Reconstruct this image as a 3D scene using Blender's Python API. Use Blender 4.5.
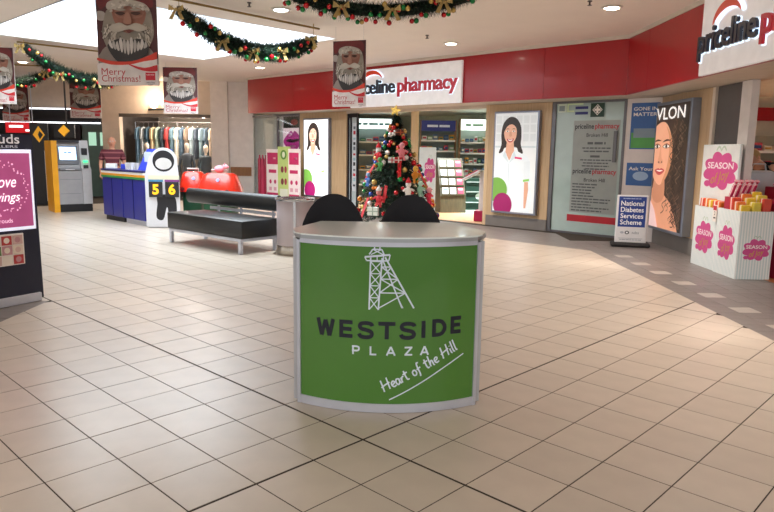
import bpy, bmesh, math, random
from mathutils import Matrix, Vector
random.seed(7)
for o in list(bpy.data.objects): bpy.data.objects.remove(o)
SC = bpy.context.scene
COL = SC.collection
sin, cos, pi, rad = math.sin, math.cos, math.pi, math.radians

# ------------------------------------------------------------------ camera
EYE = 1.5163
FPX, PITCH, ROLL = 662.0257, 0.156915, 0.01546
cam = bpy.data.cameras.new('camera'); cam.sensor_width = 36; cam.lens = FPX / 774 * 36
cam.clip_start = .05; cam.clip_end = 200
camo = bpy.data.objects.new('camera', cam); COL.objects.link(camo)
cp, sp, cr, sr = cos(PITCH), sin(PITCH), cos(ROLL), sin(ROLL)
r0 = Vector((1, 0, 0)); d0 = Vector((0, -sp, -cp)); FW = Vector((0, cp, -sp))
RT = r0 * cr - d0 * sr; DN = r0 * sr + d0 * cr
camo.matrix_world = Matrix(((RT.x, -DN.x, -FW.x, 0), (RT.y, -DN.y, -FW.y, 0), (RT.z, -DN.z, -FW.z, EYE), (0, 0, 0, 1)))
SC.camera = camo

def project(x, y, z):
    v = Vector((x, y, z - EYE)); d = v.dot(FW)
    if d < .05: return None
    return 387 + FPX * v.dot(RT) / d, 256 + FPX * v.dot(DN) / d, d

# ------------------------------------------------------------------ world, exposure, large lights
w = bpy.data.worlds.new('mall_air'); SC.world = w; w.use_nodes = True
w.node_tree.nodes['Background'].inputs[0].default_value = (1.0, .97, .94, 1)
w.node_tree.nodes['Background'].inputs[1].default_value = .66
vs = SC.view_settings
vs.view_transform = 'Standard'; vs.look = 'None'; vs.gamma = 1; vs.use_curve_mapping = False
vs.exposure = 1.13
CEIL = 3.46
YAW = 0.765817                      # direction of the diagonal tile grid and of the angled shopfront
DA = Vector((cos(YAW), -sin(YAW))); DB = Vector((-sin(YAW), -cos(YAW)))
S = Vector((4.7, 11.6)); U = -DA; NV = DB        # shopfront corner, direction along it to the left, its outward normal

def area_light(name, loc, size, power, color, rz=0, size_y=None):
    l = bpy.data.lights.new(name, 'AREA'); l.energy = power; l.color = color; l.size = size
    if size_y: l.shape = 'RECTANGLE'; l.size_y = size_y
    o = bpy.data.objects.new(name, l); o.location = loc; o.rotation_euler = (0, 0, rz); COL.objects.link(o); return o

SKY_C = Vector((-4.07, 12.07)); SKY_H = 2.2       # ceiling lightwell centre, half side
area_light('skylight_daylight', (SKY_C.x, SKY_C.y, CEIL + .75), 4.0, 200, (.88, .95, 1), -YAW)

# ------------------------------------------------------------------ materials
def lin(c):
    if isinstance(c, str): c = [int(c[i:i + 2], 16) / 255 for i in (0, 2, 4)]
    return [x / 12.92 if x <= .04045 else ((x + .055) / 1.055) ** 2.4 for x in c]
MATS = {}
def mat(hexc, rough=.5, metal=0, emit=0, var=.05, scale=6, coat=0, bump=0, trans=0, alpha=1, per_object=0):
    key = (hexc, rough, metal, emit, var, scale, coat, bump, trans, alpha, per_object)
    if key in MATS: return MATS[key]
    m = bpy.data.materials.new('surface_' + hexc); m.use_nodes = True
    nt = m.node_tree; b = nt.nodes['Principled BSDF']
    c = lin(hexc)
    tc = nt.nodes.new('ShaderNodeTexCoord'); nz = nt.nodes.new('ShaderNodeTexNoise')
    nz.inputs['Scale'].default_value = scale; nz.inputs['Detail'].default_value = 4
    nt.links.new(tc.outputs['Object'], nz.inputs['Vector'])
    rp = nt.nodes.new('ShaderNodeValToRGB')
    rp.color_ramp.elements[0].position = .3; rp.color_ramp.elements[1].position = .7
    rp.color_ramp.elements[0].color = [max(0, x * (1 - var)) for x in c] + [1]
    rp.color_ramp.elements[1].color = [min(1, x * (1 + var)) for x in c] + [1]
    nt.links.new(nz.outputs['Fac'], rp.inputs['Fac'])
    out = rp.outputs['Color']
    if per_object:
        oi = nt.nodes.new('ShaderNodeObjectInfo'); mr = nt.nodes.new('ShaderNodeMapRange')
        mr.inputs['To Min'].default_value = 1 - per_object; mr.inputs['To Max'].default_value = 1 + per_object
        nt.links.new(oi.outputs['Random'], mr.inputs['Value'])
        hs = nt.nodes.new('ShaderNodeHueSaturation')
        nt.links.new(mr.outputs['Result'], hs.inputs['Value']); nt.links.new(out, hs.inputs['Color']); out = hs.outputs['Color']
    nt.links.new(out, b.inputs['Base Color'])
    b.inputs['Roughness'].default_value = rough; b.inputs['Metallic'].default_value = metal
    b.inputs['Coat Weight'].default_value = coat; b.inputs['Coat Roughness'].default_value = .06
    if emit:
        nt.links.new(out, b.inputs['Emission Color']); b.inputs['Emission Strength'].default_value = emit
    if trans: b.inputs['Transmission Weight'].default_value = trans
    if alpha < 1: b.inputs['Alpha'].default_value = alpha
    if bump:
        bp = nt.nodes.new('ShaderNodeBump'); bp.inputs['Strength'].default_value = bump; bp.inputs['Distance'].default_value = .01
        n2 = nt.nodes.new('ShaderNodeTexNoise'); n2.inputs['Scale'].default_value = scale * 8
        nt.links.new(tc.outputs['Object'], n2.inputs['Vector'])
        nt.links.new(n2.outputs['Fac'], bp.inputs['Height']); nt.links.new(bp.outputs['Normal'], b.inputs['Normal'])
    MATS[key] = m
    return m
def glow(hexc, strength): return mat(hexc, .4, 0, strength, .01)
def striped(h1, h2, scale, axis='X', rough=.5, duty=.5):
    key = ('stripe', h1, h2, scale, axis, duty)
    if key in MATS: return MATS[key]
    m = bpy.data.materials.new('striped_' + h1); m.use_nodes = True; nt = m.node_tree; b = nt.nodes['Principled BSDF']
    tc = nt.nodes.new('ShaderNodeTexCoord'); wv = nt.nodes.new('ShaderNodeTexWave')
    wv.bands_direction = axis; wv.inputs['Scale'].default_value = scale; wv.inputs['Distortion'].default_value = 0
    nt.links.new(tc.outputs['Object'], wv.inputs['Vector'])
    rp = nt.nodes.new('ShaderNodeValToRGB'); rp.color_ramp.interpolation = 'CONSTANT'
    rp.color_ramp.elements[0].color = lin(h1) + [1]; rp.color_ramp.elements[1].color = lin(h2) + [1]
    rp.color_ramp.elements[1].position = duty
    nt.links.new(wv.outputs['Fac'], rp.inputs['Fac']); nt.links.new(rp.outputs['Color'], b.inputs['Base Color'])
    b.inputs['Roughness'].default_value = rough
    MATS[key] = m; return m
def wood(h1, h2, scale=3, rough=.45):
    key = ('wood', h1, h2, scale)
    if key in MATS: return MATS[key]
    m = bpy.data.materials.new('wood_' + h1); m.use_nodes = True; nt = m.node_tree; b = nt.nodes['Principled BSDF']
    tc = nt.nodes.new('ShaderNodeTexCoord'); mp = nt.nodes.new('ShaderNodeMapping'); nz = nt.nodes.new('ShaderNodeTexNoise')
    mp.inputs['Scale'].default_value = (14, 14, .7); nz.inputs['Scale'].default_value = scale; nz.inputs['Detail'].default_value = 6
    nt.links.new(tc.outputs['Object'], mp.inputs['Vector']); nt.links.new(mp.outputs['Vector'], nz.inputs['Vector'])
    rp = nt.nodes.new('ShaderNodeValToRGB'); rp.color_ramp.elements[0].position = .3; rp.color_ramp.elements[1].position = .75
    rp.color_ramp.elements[0].color = lin(h1) + [1]; rp.color_ramp.elements[1].color = lin(h2) + [1]
    nt.links.new(nz.outputs['Fac'], rp.inputs['Fac']); nt.links.new(rp.outputs['Color'], b.inputs['Base Color'])
    b.inputs['Roughness'].default_value = rough
    MATS[key] = m; return m
def clear_glass():
    if 'glass' in MATS: return MATS['glass']
    m = bpy.data.materials.new('clear_glass'); m.use_nodes = True; nt = m.node_tree
    out = nt.nodes['Material Output']; nt.nodes.remove(nt.nodes['Principled BSDF'])
    t = nt.nodes.new('ShaderNodeBsdfTransparent'); t.inputs[0].default_value = (.9, .95, .94, 1)
    g = nt.nodes.new('ShaderNodeBsdfGlossy'); g.inputs['Roughness'].default_value = .03
    nz = nt.nodes.new('ShaderNodeTexNoise'); nz.inputs['Scale'].default_value = 2
    mr = nt.nodes.new('ShaderNodeMapRange'); mr.inputs['To Min'].default_value = .07; mr.inputs['To Max'].default_value = .10
    nt.links.new(nz.outputs['Fac'], mr.inputs['Value'])
    mx = nt.nodes.new('ShaderNodeMixShader')
    nt.links.new(mr.outputs['Result'], mx.inputs[0]); nt.links.new(t.outputs[0], mx.inputs[1]); nt.links.new(g.outputs[0], mx.inputs[2])
    nt.links.new(mx.outputs[0], out.inputs[0]); MATS['glass'] = m; return m

WHITE = mat('ece8e2', .6); BLACK = mat('15151a', .45); CHROME = mat('c9ccd2', .18, 1); ALU = mat('ccd0dc', .42, .55)
RED = mat('a20411', .3, coat=.12, var=.02); TAN = wood('b89a76', 'cdb18c'); GOLD = mat('b39c66', .35, .7)

# ------------------------------------------------------------------ mesh helpers
class MB:
    def __init__(s): s.v = []; s.f = []; s.mi = []; s.mats = []; s.layer = 0
    def m(s, mt):
        if mt not in s.mats: s.mats.append(mt)
        return s.mats.index(mt)
    def add(s, vs, fs, mt, xf=None):
        b = len(s.v); k = s.m(mt)
        for p in vs:
            p = Vector(p); s.v.append(tuple(xf @ p) if xf else tuple(p))
        for f in fs: s.f.append([b + i for i in f]); s.mi.append(k)
        return s
    def box(s, c, size, mt, rz=0, xf=None):
        x, y, z = [d / 2 for d in size]
        M = Matrix.Translation(c) @ Matrix.Rotation(rz, 4, 'Z')
        if xf: M = xf @ M
        vs = [(i, j, k) for i in (-x, x) for j in (-y, y) for k in (-z, z)]
        return s.add(vs, [(0, 1, 3, 2), (4, 6, 7, 5), (0, 4, 5, 1), (2, 3, 7, 6), (0, 2, 6, 4), (1, 5, 7, 3)], mt, M)
    def b2(s, lo, hi, mt): return s.box([(a + b) / 2 for a, b in zip(lo, hi)], [b - a for a, b in zip(lo, hi)], mt)
    def rbox(s, c, size, r, mt, xf=None, seg=2):
        bm = bmesh.new(); bmesh.ops.create_cube(bm, size=1)
        bmesh.ops.scale(bm, vec=size, verts=bm.verts)
        bmesh.ops.bevel(bm, geom=bm.edges[:] + bm.verts[:], offset=min(r, min(size) * .49), segments=seg, affect='EDGES', profile=.5)
        M = Matrix.Translation(c)
        if xf: M = xf @ M
        s.add([v.co for v in bm.verts], [[v.index for v in f.verts] for f in bm.faces], mt, M); bm.free(); return s
    def prism(s, pts, z0, z1, mt, xf=None):
        n = len(pts)
        vs = [(p[0], p[1], z0) for p in pts] + [(p[0], p[1], z1) for p in pts]
        fs = [list(range(n))[::-1], list(range(n, 2 * n))] + [(i, (i + 1) % n, n + (i + 1) % n, n + i) for i in range(n)]
        return s.add(vs, fs, mt, xf)
    def tube(s, path, r, mt, n=8, closed=False, cap=True):
        P = [Vector(p) for p in path]; R = r if isinstance(r, (list, tuple)) else [r] * len(P)
        vs = []; fs = []; up = Vector((0, 0, 1)); L = len(P)
        for i, p in enumerate(P):
            if closed: t = P[(i + 1) % L] - P[i - 1]
            else: t = P[min(i + 1, L - 1)] - P[max(i - 1, 0)]
            t = t.normalized() if t.length > 1e-9 else Vector((0, 0, 1))
            a = t.cross(up if abs(t.z) < .95 else Vector((1, 0, 0))).normalized(); b = t.cross(a)
            for k in range(n):
                q = 2 * pi * k / n; vs.append(p + (a * cos(q) + b * sin(q)) * R[i])
        for i in range(L if closed else L - 1):
            j = (i + 1) % L
            for k in range(n):
                k2 = (k + 1) % n; fs.append((i * n + k, i * n + k2, j * n + k2, j * n + k))
        if cap and not closed: fs += [list(range(n))[::-1], list(range((L - 1) * n, L * n))]
        return s.add(vs, fs, mt)
    def lathe(s, prof, mt, n=24, c=(0, 0, 0), xf=None):
        vs = []; fs = []; L = len(prof)
        for r, z in prof:
            for k in range(n): vs.append((c[0] + r * cos(2 * pi * k / n), c[1] + r * sin(2 * pi * k / n), c[2] + z))
        for i in range(L - 1):
            for k in range(n):
                k2 = (k + 1) % n; fs.append((i * n + k, i * n + k2, (i + 1) * n + k2, (i + 1) * n + k))
        fs += [list(range(n))[::-1], list(range((L - 1) * n, L * n))]
        return s.add(vs, fs, mt, xf)
    def ball(s, c, r, mt, n=10, m=7):
        rr = r if isinstance(r, (list, tuple)) else (r, r, r); vs = [(c[0], c[1], c[2] - rr[2])]; fs = []
        for i in range(1, m):
            a = pi * i / m
            for k in range(n):
                q = 2 * pi * k / n; vs.append((c[0] + rr[0] * sin(a) * cos(q), c[1] + rr[1] * sin(a) * sin(q), c[2] - rr[2] * cos(a)))
        vs.append((c[0], c[1], c[2] + rr[2])); e = len(vs) - 1
        for k in range(n):
            k2 = (k + 1) % n; fs.append((0, 1 + k2, 1 + k)); fs.append((e, 1 + (m - 2) * n + k, 1 + (m - 2) * n + k2))
            for i in range(m - 2): fs.append((1 + i * n + k, 1 + i * n + k2, 1 + (i + 1) * n + k2, 1 + (i + 1) * n + k))
        return s.add(vs, fs, mt)
    # flat print in the local XZ plane, looking towards -Y; every shape lies a hair in front of the one before
    def shape(s, pts, mt, y=0, step=.00015):
        s.layer += 1; yy = y - s.layer * step
        return s.add([(p[0], yy, p[1]) for p in pts], [list(range(len(pts)))], mt)
    def text(s, body, mt, x, z, h=None, width=None, y=0, align='LEFT', bold=0, shear=0, ext=0, rot=0, spacing=1, step=.00015, fn=None):
        vs, fs, (x0, x1, y0, y1) = glyphs(body, bold, shear, ext > 0, spacing)
        k = h / .7 if h else width / (x1 - x0)
        kx = width / (x1 - x0) if width else k
        ox = {'LEFT': x0, 'CENTER': (x0 + x1) / 2, 'RIGHT': x1}[align]
        s.layer += 1; yy = y - s.layer * step; c_, s_ = cos(rot), sin(rot); out = []
        for v in vs:
            px, pz = (v[0] - ox) * kx, v[1] * k
            X, Z = x + px * c_ - pz * s_, z + px * s_ + pz * c_
            Y = yy - (ext if v[2] > 0 else 0)
            out.append(fn(X, Z, -Y) if fn else (X, Y, Z))
        return s.add(out, fs, mt)
    def ribbon(s, pts, wd, mt, y=0, step=.00015, fn=None):
        s.layer += 1; yy = y - s.layer * step; L = len(pts); vs = []
        for i in range(L):
            a = pts[max(i - 1, 0)]; b = pts[min(i + 1, L - 1)]
            tx, tz = b[0] - a[0], b[1] - a[1]; l = math.hypot(tx, tz) or 1
            ww = wd[i] if isinstance(wd, list) else wd
            nx, nz = -tz / l * ww / 2, tx / l * ww / 2
            for sg in (1, -1):
                X, Z = pts[i][0] + nx * sg, pts[i][1] + nz * sg
                vs.append(fn(X, Z, -yy) if fn else (X, yy, Z))
        return s.add(vs, [(2 * i, 2 * i + 1, 2 * i + 3, 2 * i + 2) for i in range(L - 1)], mt)
    def build(s, name, parent=None, smooth=False, world=False):
        vs = s.v
        if world and parent is not None:
            M = (Matrix.Translation(parent.location) @ Matrix.Rotation(parent.rotation_euler[2], 4, 'Z')).inverted()
            vs = [tuple(M @ Vector(p)) for p in vs]
        me = bpy.data.meshes.new(name); me.from_pydata(vs, [], s.f)
        for mt in s.mats: me.materials.append(mt)
        me.polygons.foreach_set('material_index', s.mi)
        if smooth:
            me.polygons.foreach_set('use_smooth', [True] * len(me.polygons)); me.set_sharp_from_angle(angle=rad(40))
        me.update(); o = bpy.data.objects.new(name, me); COL.objects.link(o)
        if parent is not None: o.parent = parent
        return o

GL = {}
def glyphs(body, bold, shear, ext, spacing):
    key = (body, bold, shear, ext, spacing)
    if key in GL: return GL[key]
    cu = bpy.data.curves.new('t', 'FONT'); cu.body = body; cu.size = 1; cu.resolution_u = 3
    cu.offset = bold; cu.shear = shear; cu.space_character = spacing
    if ext: cu.extrude = .01
    o = bpy.data.objects.new('t', cu); COL.objects.link(o)
    me = bpy.data.meshes.new_from_object(o)
    vs = [tuple(v.co) for v in me.vertices]; fs = [list(p.vertices) for p in me.polygons]
    bpy.data.objects.remove(o); bpy.data.curves.remove(cu); bpy.data.meshes.remove(me)
    xs = [v[0] for v in vs]; ys = [v[1] for v in vs]
    GL[key] = (vs, fs, (min(xs), max(xs), min(ys), max(ys))); return GL[key]
def ell(cx, cz, rx, rz, n=28, a0=0, a1=2 * pi):
    return [(cx + rx * cos(a0 + (a1 - a0) * i / n), cz + rz * sin(a0 + (a1 - a0) * i / n)) for i in range(n if abs(a1 - a0 - 2 * pi) < 1e-6 else n + 1)]
def rect(x0, z0, x1, z1): return [(x0, z0), (x1, z0), (x1, z1), (x0, z1)]
def smooth(pts, n=5, closed=True):
    L = len(pts); out = []
    for i in range(L if closed else L - 1):
        g = (lambda k: pts[k % L]) if closed else (lambda k: pts[max(0, min(L - 1, k))])
        p0, p1, p2, p3 = g(i - 1), g(i), g(i + 1), g(i + 2)
        for j in range(n):
            t = j / n
            out.append(tuple(.5 * (2 * b + (c - a) * t + (2 * a - 5 * b + 4 * c - d) * t * t + (3 * b - a - 3 * c + d) * t ** 3) for a, b, c, d in zip(p0, p1, p2, p3)))
    if not closed: out.append(tuple(pts[-1]))
    return out
def clip(poly, a, b, c):                     # keep a*x+b*y<=c
    out = []
    for i in range(len(poly)):
        p, q = poly[i], poly[(i + 1) % len(poly)]; dp, dq = a * p[0] + b * p[1] - c, a * q[0] + b * q[1] - c
        if dp <= 0: out.append(p)
        if dp * dq < 0:
            t = dp / (dp - dq); out.append((p[0] + (q[0] - p[0]) * t, p[1] + (q[1] - p[1]) * t))
    return out
def cliprect(poly, x0, z0, x1, z1):
    for a, b, c in ((1, 0, x1), (-1, 0, -x0), (0, 1, z1), (0, -1, -z0)):
        poly = clip(poly, a, b, c)
        if not poly: return []
    return poly

ORD = ['first', 'second', 'third', 'fourth', 'fifth', 'sixth', 'seventh', 'eighth', 'ninth', 'tenth', 'eleventh', 'twelfth']
def greek(m, x, z, h, width, mt, y=0, align='LEFT', seed=1):
    rn = random.Random(seed); x0 = x if align == 'LEFT' else x - width / 2; c = x0
    while c < x0 + width - h * .3:
        w_ = min(rn.uniform(1.2, 4) * h, x0 + width - c); m.shape(rect(c, z, c + w_, z + h * .72), mt, y, .00005); c += w_ + h * .45
def thing(name, label, cat, loc=(0, 0, 0), rz=0, group=None):
    o = bpy.data.objects.new(name, None); o.empty_display_size = .1; COL.objects.link(o)
    o.location = loc; o.rotation_euler = (0, 0, rz); o['label'] = label; o['category'] = cat
    if group: o['group'] = group
    return o
def tag(o, label, cat, group=None):
    o['label'] = label; o['category'] = cat
    if group: o['group'] = group
    return o
def struct(o, label=None):
    o['kind'] = 'structure'
    if label: o['label'] = label
    return o
def sempty(name, label, loc=(0, 0, 0), rz=0):
    o = bpy.data.objects.new(name, None); COL.objects.link(o); o.location = loc; o.rotation_euler = (0, 0, rz)
    return struct(o, label)
def W1(t, d=0, z=0):                          # point on the angled shopfront: t metres left of the corner, d metres out of it
    p = S + U * t + NV * d; return (p.x, p.y, z)

# ================================================================== FLOOR
T = .34; P0 = Vector((-.11299, 3.32613)); LJ = .0032
GROUT = mat('33291f', .9); CREAM = mat('bfb3a6', .31, var=.05, scale=5, per_object=.04); GREYT = mat('77716f', .4, var=.08, scale=7, per_object=.06)
LIGHTT = mat('a8a19b', .4, per_object=.04)
floor = MB().b2((-16, -6, -.06), (12, 30, -.0016), GROUT).build('floor'); struct(floor, 'diagonal cream tiled mall floor with grey tile border')
def tile_mesh(poly, mt, name='tile'):
    # chamfered tile, top at z=0
    n = len(poly); cx = sum(p[0] for p in poly) / n; cy = sum(p[1] for p in poly) / n
    def ins(d): return [(p[0] + (cx - p[0]) * d, p[1] + (cy - p[1]) * d) for p in poly]
    a, b = poly, ins(.006)
    vs = [(p[0], p[1], -.008) for p in a] + [(p[0], p[1], -.0008) for p in a] + [(p[0], p[1], 0) for p in b]
    fs = [[2 * n + i for i in range(n)]]
    for r in (0, n): fs += [(r + i, r + (i + 1) % n, r + n + (i + 1) % n, r + n + i) for i in range(n)]
    return vs, fs
def inset_poly(poly, d):
    n = len(poly); A = sum(poly[i][0] * poly[(i + 1) % n][1] - poly[(i + 1) % n][0] * poly[i][1] for i in range(n))
    if A < 0: poly = poly[::-1]
    q = poly
    for i in range(n):
        p0, p1 = poly[i], poly[(i + 1) % n]; ex, ey = p1[0] - p0[0], p1[1] - p0[1]; l = math.hypot(ex, ey)
        if l < 1e-6: continue
        nx, ny = ey / l, -ex / l
        q = clip(q, nx, ny, nx * p0[0] + ny * p0[1] - d)
        if len(q) < 3: return []
    return q
def area(p): return abs(sum(p[i][0] * p[(i + 1) % len(p)][1] - p[(i + 1) % len(p)][0] * p[i][1] for i in range(len(p)))) / 2
CK = Vector((3.245, 10.45))                   # where the cream field turns along the angled shopfront
XL, YL = -3.35, 6.4
def corner(a, b):
    return P0 + DA * (T * a) + DB * (T * b)
pieces = []
for a in range(-46, 26):
    for b in range(-62, 16):
        # wider movement joints every thirteen tiles
        ea0 = .0075 if a % 13 == 0 else LJ; ea1 = .0075 if (a + 1) % 13 == 0 else LJ
        eb0 = .0075 if b % 13 == 0 else LJ; eb1 = .0075 if (b + 1) % 13 == 0 else LJ
        q = [corner(a + i / T, b + j / T) for i, j in ((ea0, eb0), (T - ea1, eb0), (T - ea1, T - eb1), (ea0, T - eb1))]
        q = [(v.x, v.y) for v in q]
        if max(p[1] for p in q) < .6 or min(p[1] for p in q) > 23 or min(p[0] for p in q) < -14: continue
        full = q; q = clip(q, 1, 0, CK.x)
        if len(q) >= 3: q = clip(q, -NV.x, -NV.y, -NV.x * CK.x - NV.y * CK.y)
        if len(q) < 3: continue
        if min(p[1] for p in q) >= YL or min(p[0] for p in q) >= XL: parts = [q]
        else: parts = [x for x in (clip(q, -1, 0, -XL),) if len(x) >= 3]; l2 = clip(clip(q, 1, 0, XL) or [(0, 0)], 0, -1, -YL); parts += [l2] if len(l2) >= 3 else []
        for x in parts:
            if area(x) < .002: continue
            c = (sum(p[0] for p in x) / len(x), sum(p[1] for p in x) / len(x))
            pieces.append((x, c, len(x) == 4 and abs(area(x) - area(full)) < 1e-7))
def pick(pieces, limit):
    vis = []
    for i, (x, c, f_) in enumerate(pieces):
        pr = project(c[0], c[1], 0)
        if pr and -25 < pr[0] < 800 and 0 < pr[1] < 545: vis.append((pr[2], i))
    vis.sort(); return set(i for _, i in vis[:limit])
def lay(pieces, name, stuffname, mt_of, limit=300):
    near = pick(pieces, limit); rest = MB(); shared = {}
    for i, (x, c, full) in enumerate(pieces):
        mt = mt_of(c)
        if i in near:
            vs, fs = tile_mesh([(p[0] - c[0], p[1] - c[1]) for p in x], mt)
            key = (mt.name, tuple(round(v, 4) for p in vs for v in p)) if full else None
            if key and key in shared: me = shared[key]
            else:
                me = bpy.data.meshes.new(name); me.from_pydata(vs, [], fs); me.materials.append(mt); me.update()
                if key: shared[key] = me
            o = bpy.data.objects.new(name, me); COL.objects.link(o); o.parent = floor; o.location = (c[0], c[1], random.uniform(-.0004, .0004))
        else:
            vs, fs = tile_mesh(x, mt); rest.add(vs, fs, mt)
    r = rest.build(stuffname, floor); r['kind'] = 'stuff'
lay(pieces, 'floor_tile', 'far_floor_tiles', lambda c: CREAM)
# grey border: 0.23 m tiles square to the corridor, with a light insert every third tile
GT = .23; bp = []
def wall_side(c):                              # inside the border between cream field and shopfronts
    return (Vector(c) - S).dot(NV) > -.05 and c[0] < 4.75
for i in range(0, 7):
    for j in range(-4, 48):
        x0, y0 = CK.x + GT * i, 10.5 - GT * j + .0
        q = [(x0, y0), (x0 + GT, y0), (x0 + GT, y0 + GT), (x0, y0 + GT)]
        q = clip(q, NV.x * -1, NV.y * -1, -(NV.dot(S)) + .0)
        if len(q) >= 3: q = inset_poly(q, .0015)
        if len(q) < 3 or area(q) < .003 or max(p[1] for p in q) < .6: continue
        c = (sum(p[0] for p in q) / len(q), sum(p[1] for p in q) / len(q)); bp.append((q, c, False))
def border_mat(c):
    i = int((c[0] - CK.x) / GT); j = round((10.5 + GT / 2 - c[1]) / GT)
    return LIGHTT if i == 1 and 0 < j and (j - 3) % 3 == 0 else GREYT
# strip in front of the angled shopfront, tiles square to it
L0 = (CK - S).dot(NV)
for k in range(0, 54):
    for j in range(0, 7):
        t0 = -1 + k * GT
        d0_ = L0 - GT * (j + 1)
        q = [S + U * tt + NV * dd for tt, dd in ((t0, d0_), (t0 + GT, d0_), (t0 + GT, d0_ + GT), (t0, d0_ + GT))]
        q = [(v.x, v.y) for v in q]; q = clip(q, -NV.x, -NV.y, -NV.dot(S))
        if len(q) >= 3: q = clip(q, 1, 0, CK.x)
        if len(q) >= 3: q = inset_poly(q, .0015)
        if len(q) < 3 or area(q) < .003: continue
        c = (sum(p[0] for p in q) / len(q), sum(p[1] for p in q) / len(q)); bp.append((q, c, False))
for i in range(0, 12):
    for j in range(0, 32):
        x0, y0 = XL - GT * (i + 1), YL - GT * (j + 1)
        q = inset_poly([(x0, y0), (x0 + GT, y0), (x0 + GT, y0 + GT), (x0, y0 + GT)], .0015); bp.append((q, (x0 + GT / 2, y0 + GT / 2), False))
lay(bp, 'border_tile', 'far_border_tiles', border_mat)

# ================================================================== CEILING with lightwell
CEILM = mat('efe5da', .8, var=.02, scale=2)
def abp(p): return (p.x, p.y)
def well(centre, half, nm):
    M = [centre + DA * (half * i) + DB * (half * j) for i, j in ((-1, -1), (1, -1), (1, 1), (-1, 1))]
    return M
sk = well(SKY_C, SKY_H, '')
cm = MB()
# the ceiling is laid out in the diagonal frame: strips around the two openings
def AB(p): q = Vector(p); return q.dot(DA), q.dot(DB)
a1, b1 = AB(SKY_C); a2, b2 = AB((.2, -1.2))
xs = sorted({-32, a1 - SKY_H, a1 + SKY_H, a2 - 2.0, a2 + 2.0, 22}); ys = sorted({-34, b1 - SKY_H, b1 + SKY_H, b2 - 2.0, b2 + 2.0, 22})
for i in range(len(xs) - 1):
    for j in range(len(ys) - 1):
        mx, my = (xs[i] + xs[i + 1]) / 2, (ys[j] + ys[j + 1]) / 2
        if abs(mx - a1) < SKY_H and abs(my - b1) < SKY_H: continue
        q = [DA * x + DB * y for x, y in ((xs[i], ys[j]), (xs[i + 1], ys[j]), (xs[i + 1], ys[j + 1]), (xs[i], ys[j + 1]))]
        q = [(v.x, v.y) for v in q]
        for a_, b_, c_ in ((-1, 0, 14), (1, 0, 10), (0, -1, .5), (0, 1, 27)):
            q = clip(q, a_, b_, c_) if len(q) >= 3 else q
        if len(q) >= 3: cm.prism(q, CEIL, CEIL + .02, CEILM)
ceiling = struct(cm.build('ceiling'), 'plain off-white mall ceiling with a square lightwell')
WELLM = mat('eef2f5', .7, var=.02); PANE = glow('e2f0ff', .46)
for q, nm in ((sk, 'lightwell'),):
    m = MB(); c = sum((v for v in q), Vector((0, 0))) / 4
    for i in range(4):
        p, r = q[i], q[(i + 1) % 4]; out = ((p + r) / 2 - c).normalized() * .03
        m.prism([abp(p), abp(r), abp(r + out), abp(p + out)], CEIL, CEIL + .9, WELLM)
    wl = m.build(nm, ceiling)
    n = 3
    for i in range(n):
        for j in range(n):
            f0, f1, g0, g1 = i / n + .01, (i + 1) / n - .01, j / n + .01, (j + 1) / n - .01
            def bl(u_, v_): return abp(q[0] + (q[1] - q[0]) * u_ + (q[3] - q[0]) * v_)
            MB().prism([bl(f0, g0), bl(f1, g0), bl(f1, g1), bl(f0, g1)], CEIL + .9, CEIL + .92, PANE).build('pane', wl)
# recessed downlights
LAMPW = glow('fff1dc', 14); LAMPC = glow('e8fbff', 10); RIM = mat('f1ece4', .4)
def downlight(x, y, label, power=60, cool=False, r=.11, z=CEIL, color=None):
    t = thing('downlight', label, 'ceiling light', (x, y, z), 0, 'recessed ceiling downlights')
    MB().lathe([(r * .86, 0), (r * 1.25, -.006), (r * 1.3, -.016), (r * .95, -.02), (r * .86, -.012)], RIM, 28).build('trim_ring', t, True)
    MB().lathe([(0.001, -.026), (r * .7, -.025), (r * .84, -.019), (.001, -.018)], LAMPC if cool else LAMPW, 28).build('lens', t)
    l = bpy.data.lights.new('lamp', 'SPOT'); l.energy = power; l.color = color or ((.9, 1, 1) if cool else (1, .87, .75)); l.shadow_soft_size = .09
    l.spot_size = rad(105); l.spot_blend = 1.0
    o = bpy.data.objects.new('lamp', l); COL.objects.link(o); o.parent = t; o.location = (0, 0, -.03)
downlight(1.094, 12.384, 'warm round downlight in the ceiling above the left white sign end', 430)
downlight(2.946, 9.238, 'warm round downlight near the right red fascia', 430)
downlight(-1.537, 9.69, 'cool round downlight between the two near garlands', 260, True)
downlight(-3.107, 16.34, 'warm downlight just under the lowest part of the sagging garland', 330)
for k, (x, y) in enumerate([(2.9, 5.6), (-2.6, 6.4), (.4, 5.2), (2.6, 2.4), (-2.4, 2.0), (-6.6, 17.6), (-8.6, 16.0), (-9.6, 12.5)]):
    downlight(x, y, ['downlight above the right shop entrance, out in front', 'downlight above the near left floor border', 'downlight above the green counter', 'downlight right of the camera', 'downlight left of the camera', 'downlight in front of the clothes shop', 'downlight above the cash machine', 'far left downlight over the corridor'][k], (330, 110, 8, 90, 110, 150, 90, 90)[k])
for x, y, lb in ((.62, 11.6, 'small dark sprinkler head on the ceiling left of a warm downlight'), (2.55, 8.9, 'small dark sprinkler head on the ceiling by the right downlight'), (-1.9, 9.3, 'small dark sprinkler head beside the sagging garland')):
    s_ = MB().lathe([(.03, 0), (.03, -.012), (.012, -.014), (.012, -.05), (.028, -.052), (.028, -.058)], mat('40383a', .4), 12).build('sprinkler_head'); s_.location = (x, y, CEIL)
    tag(s_, lb, 'sprinkler', 'ceiling sprinkler heads')

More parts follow.
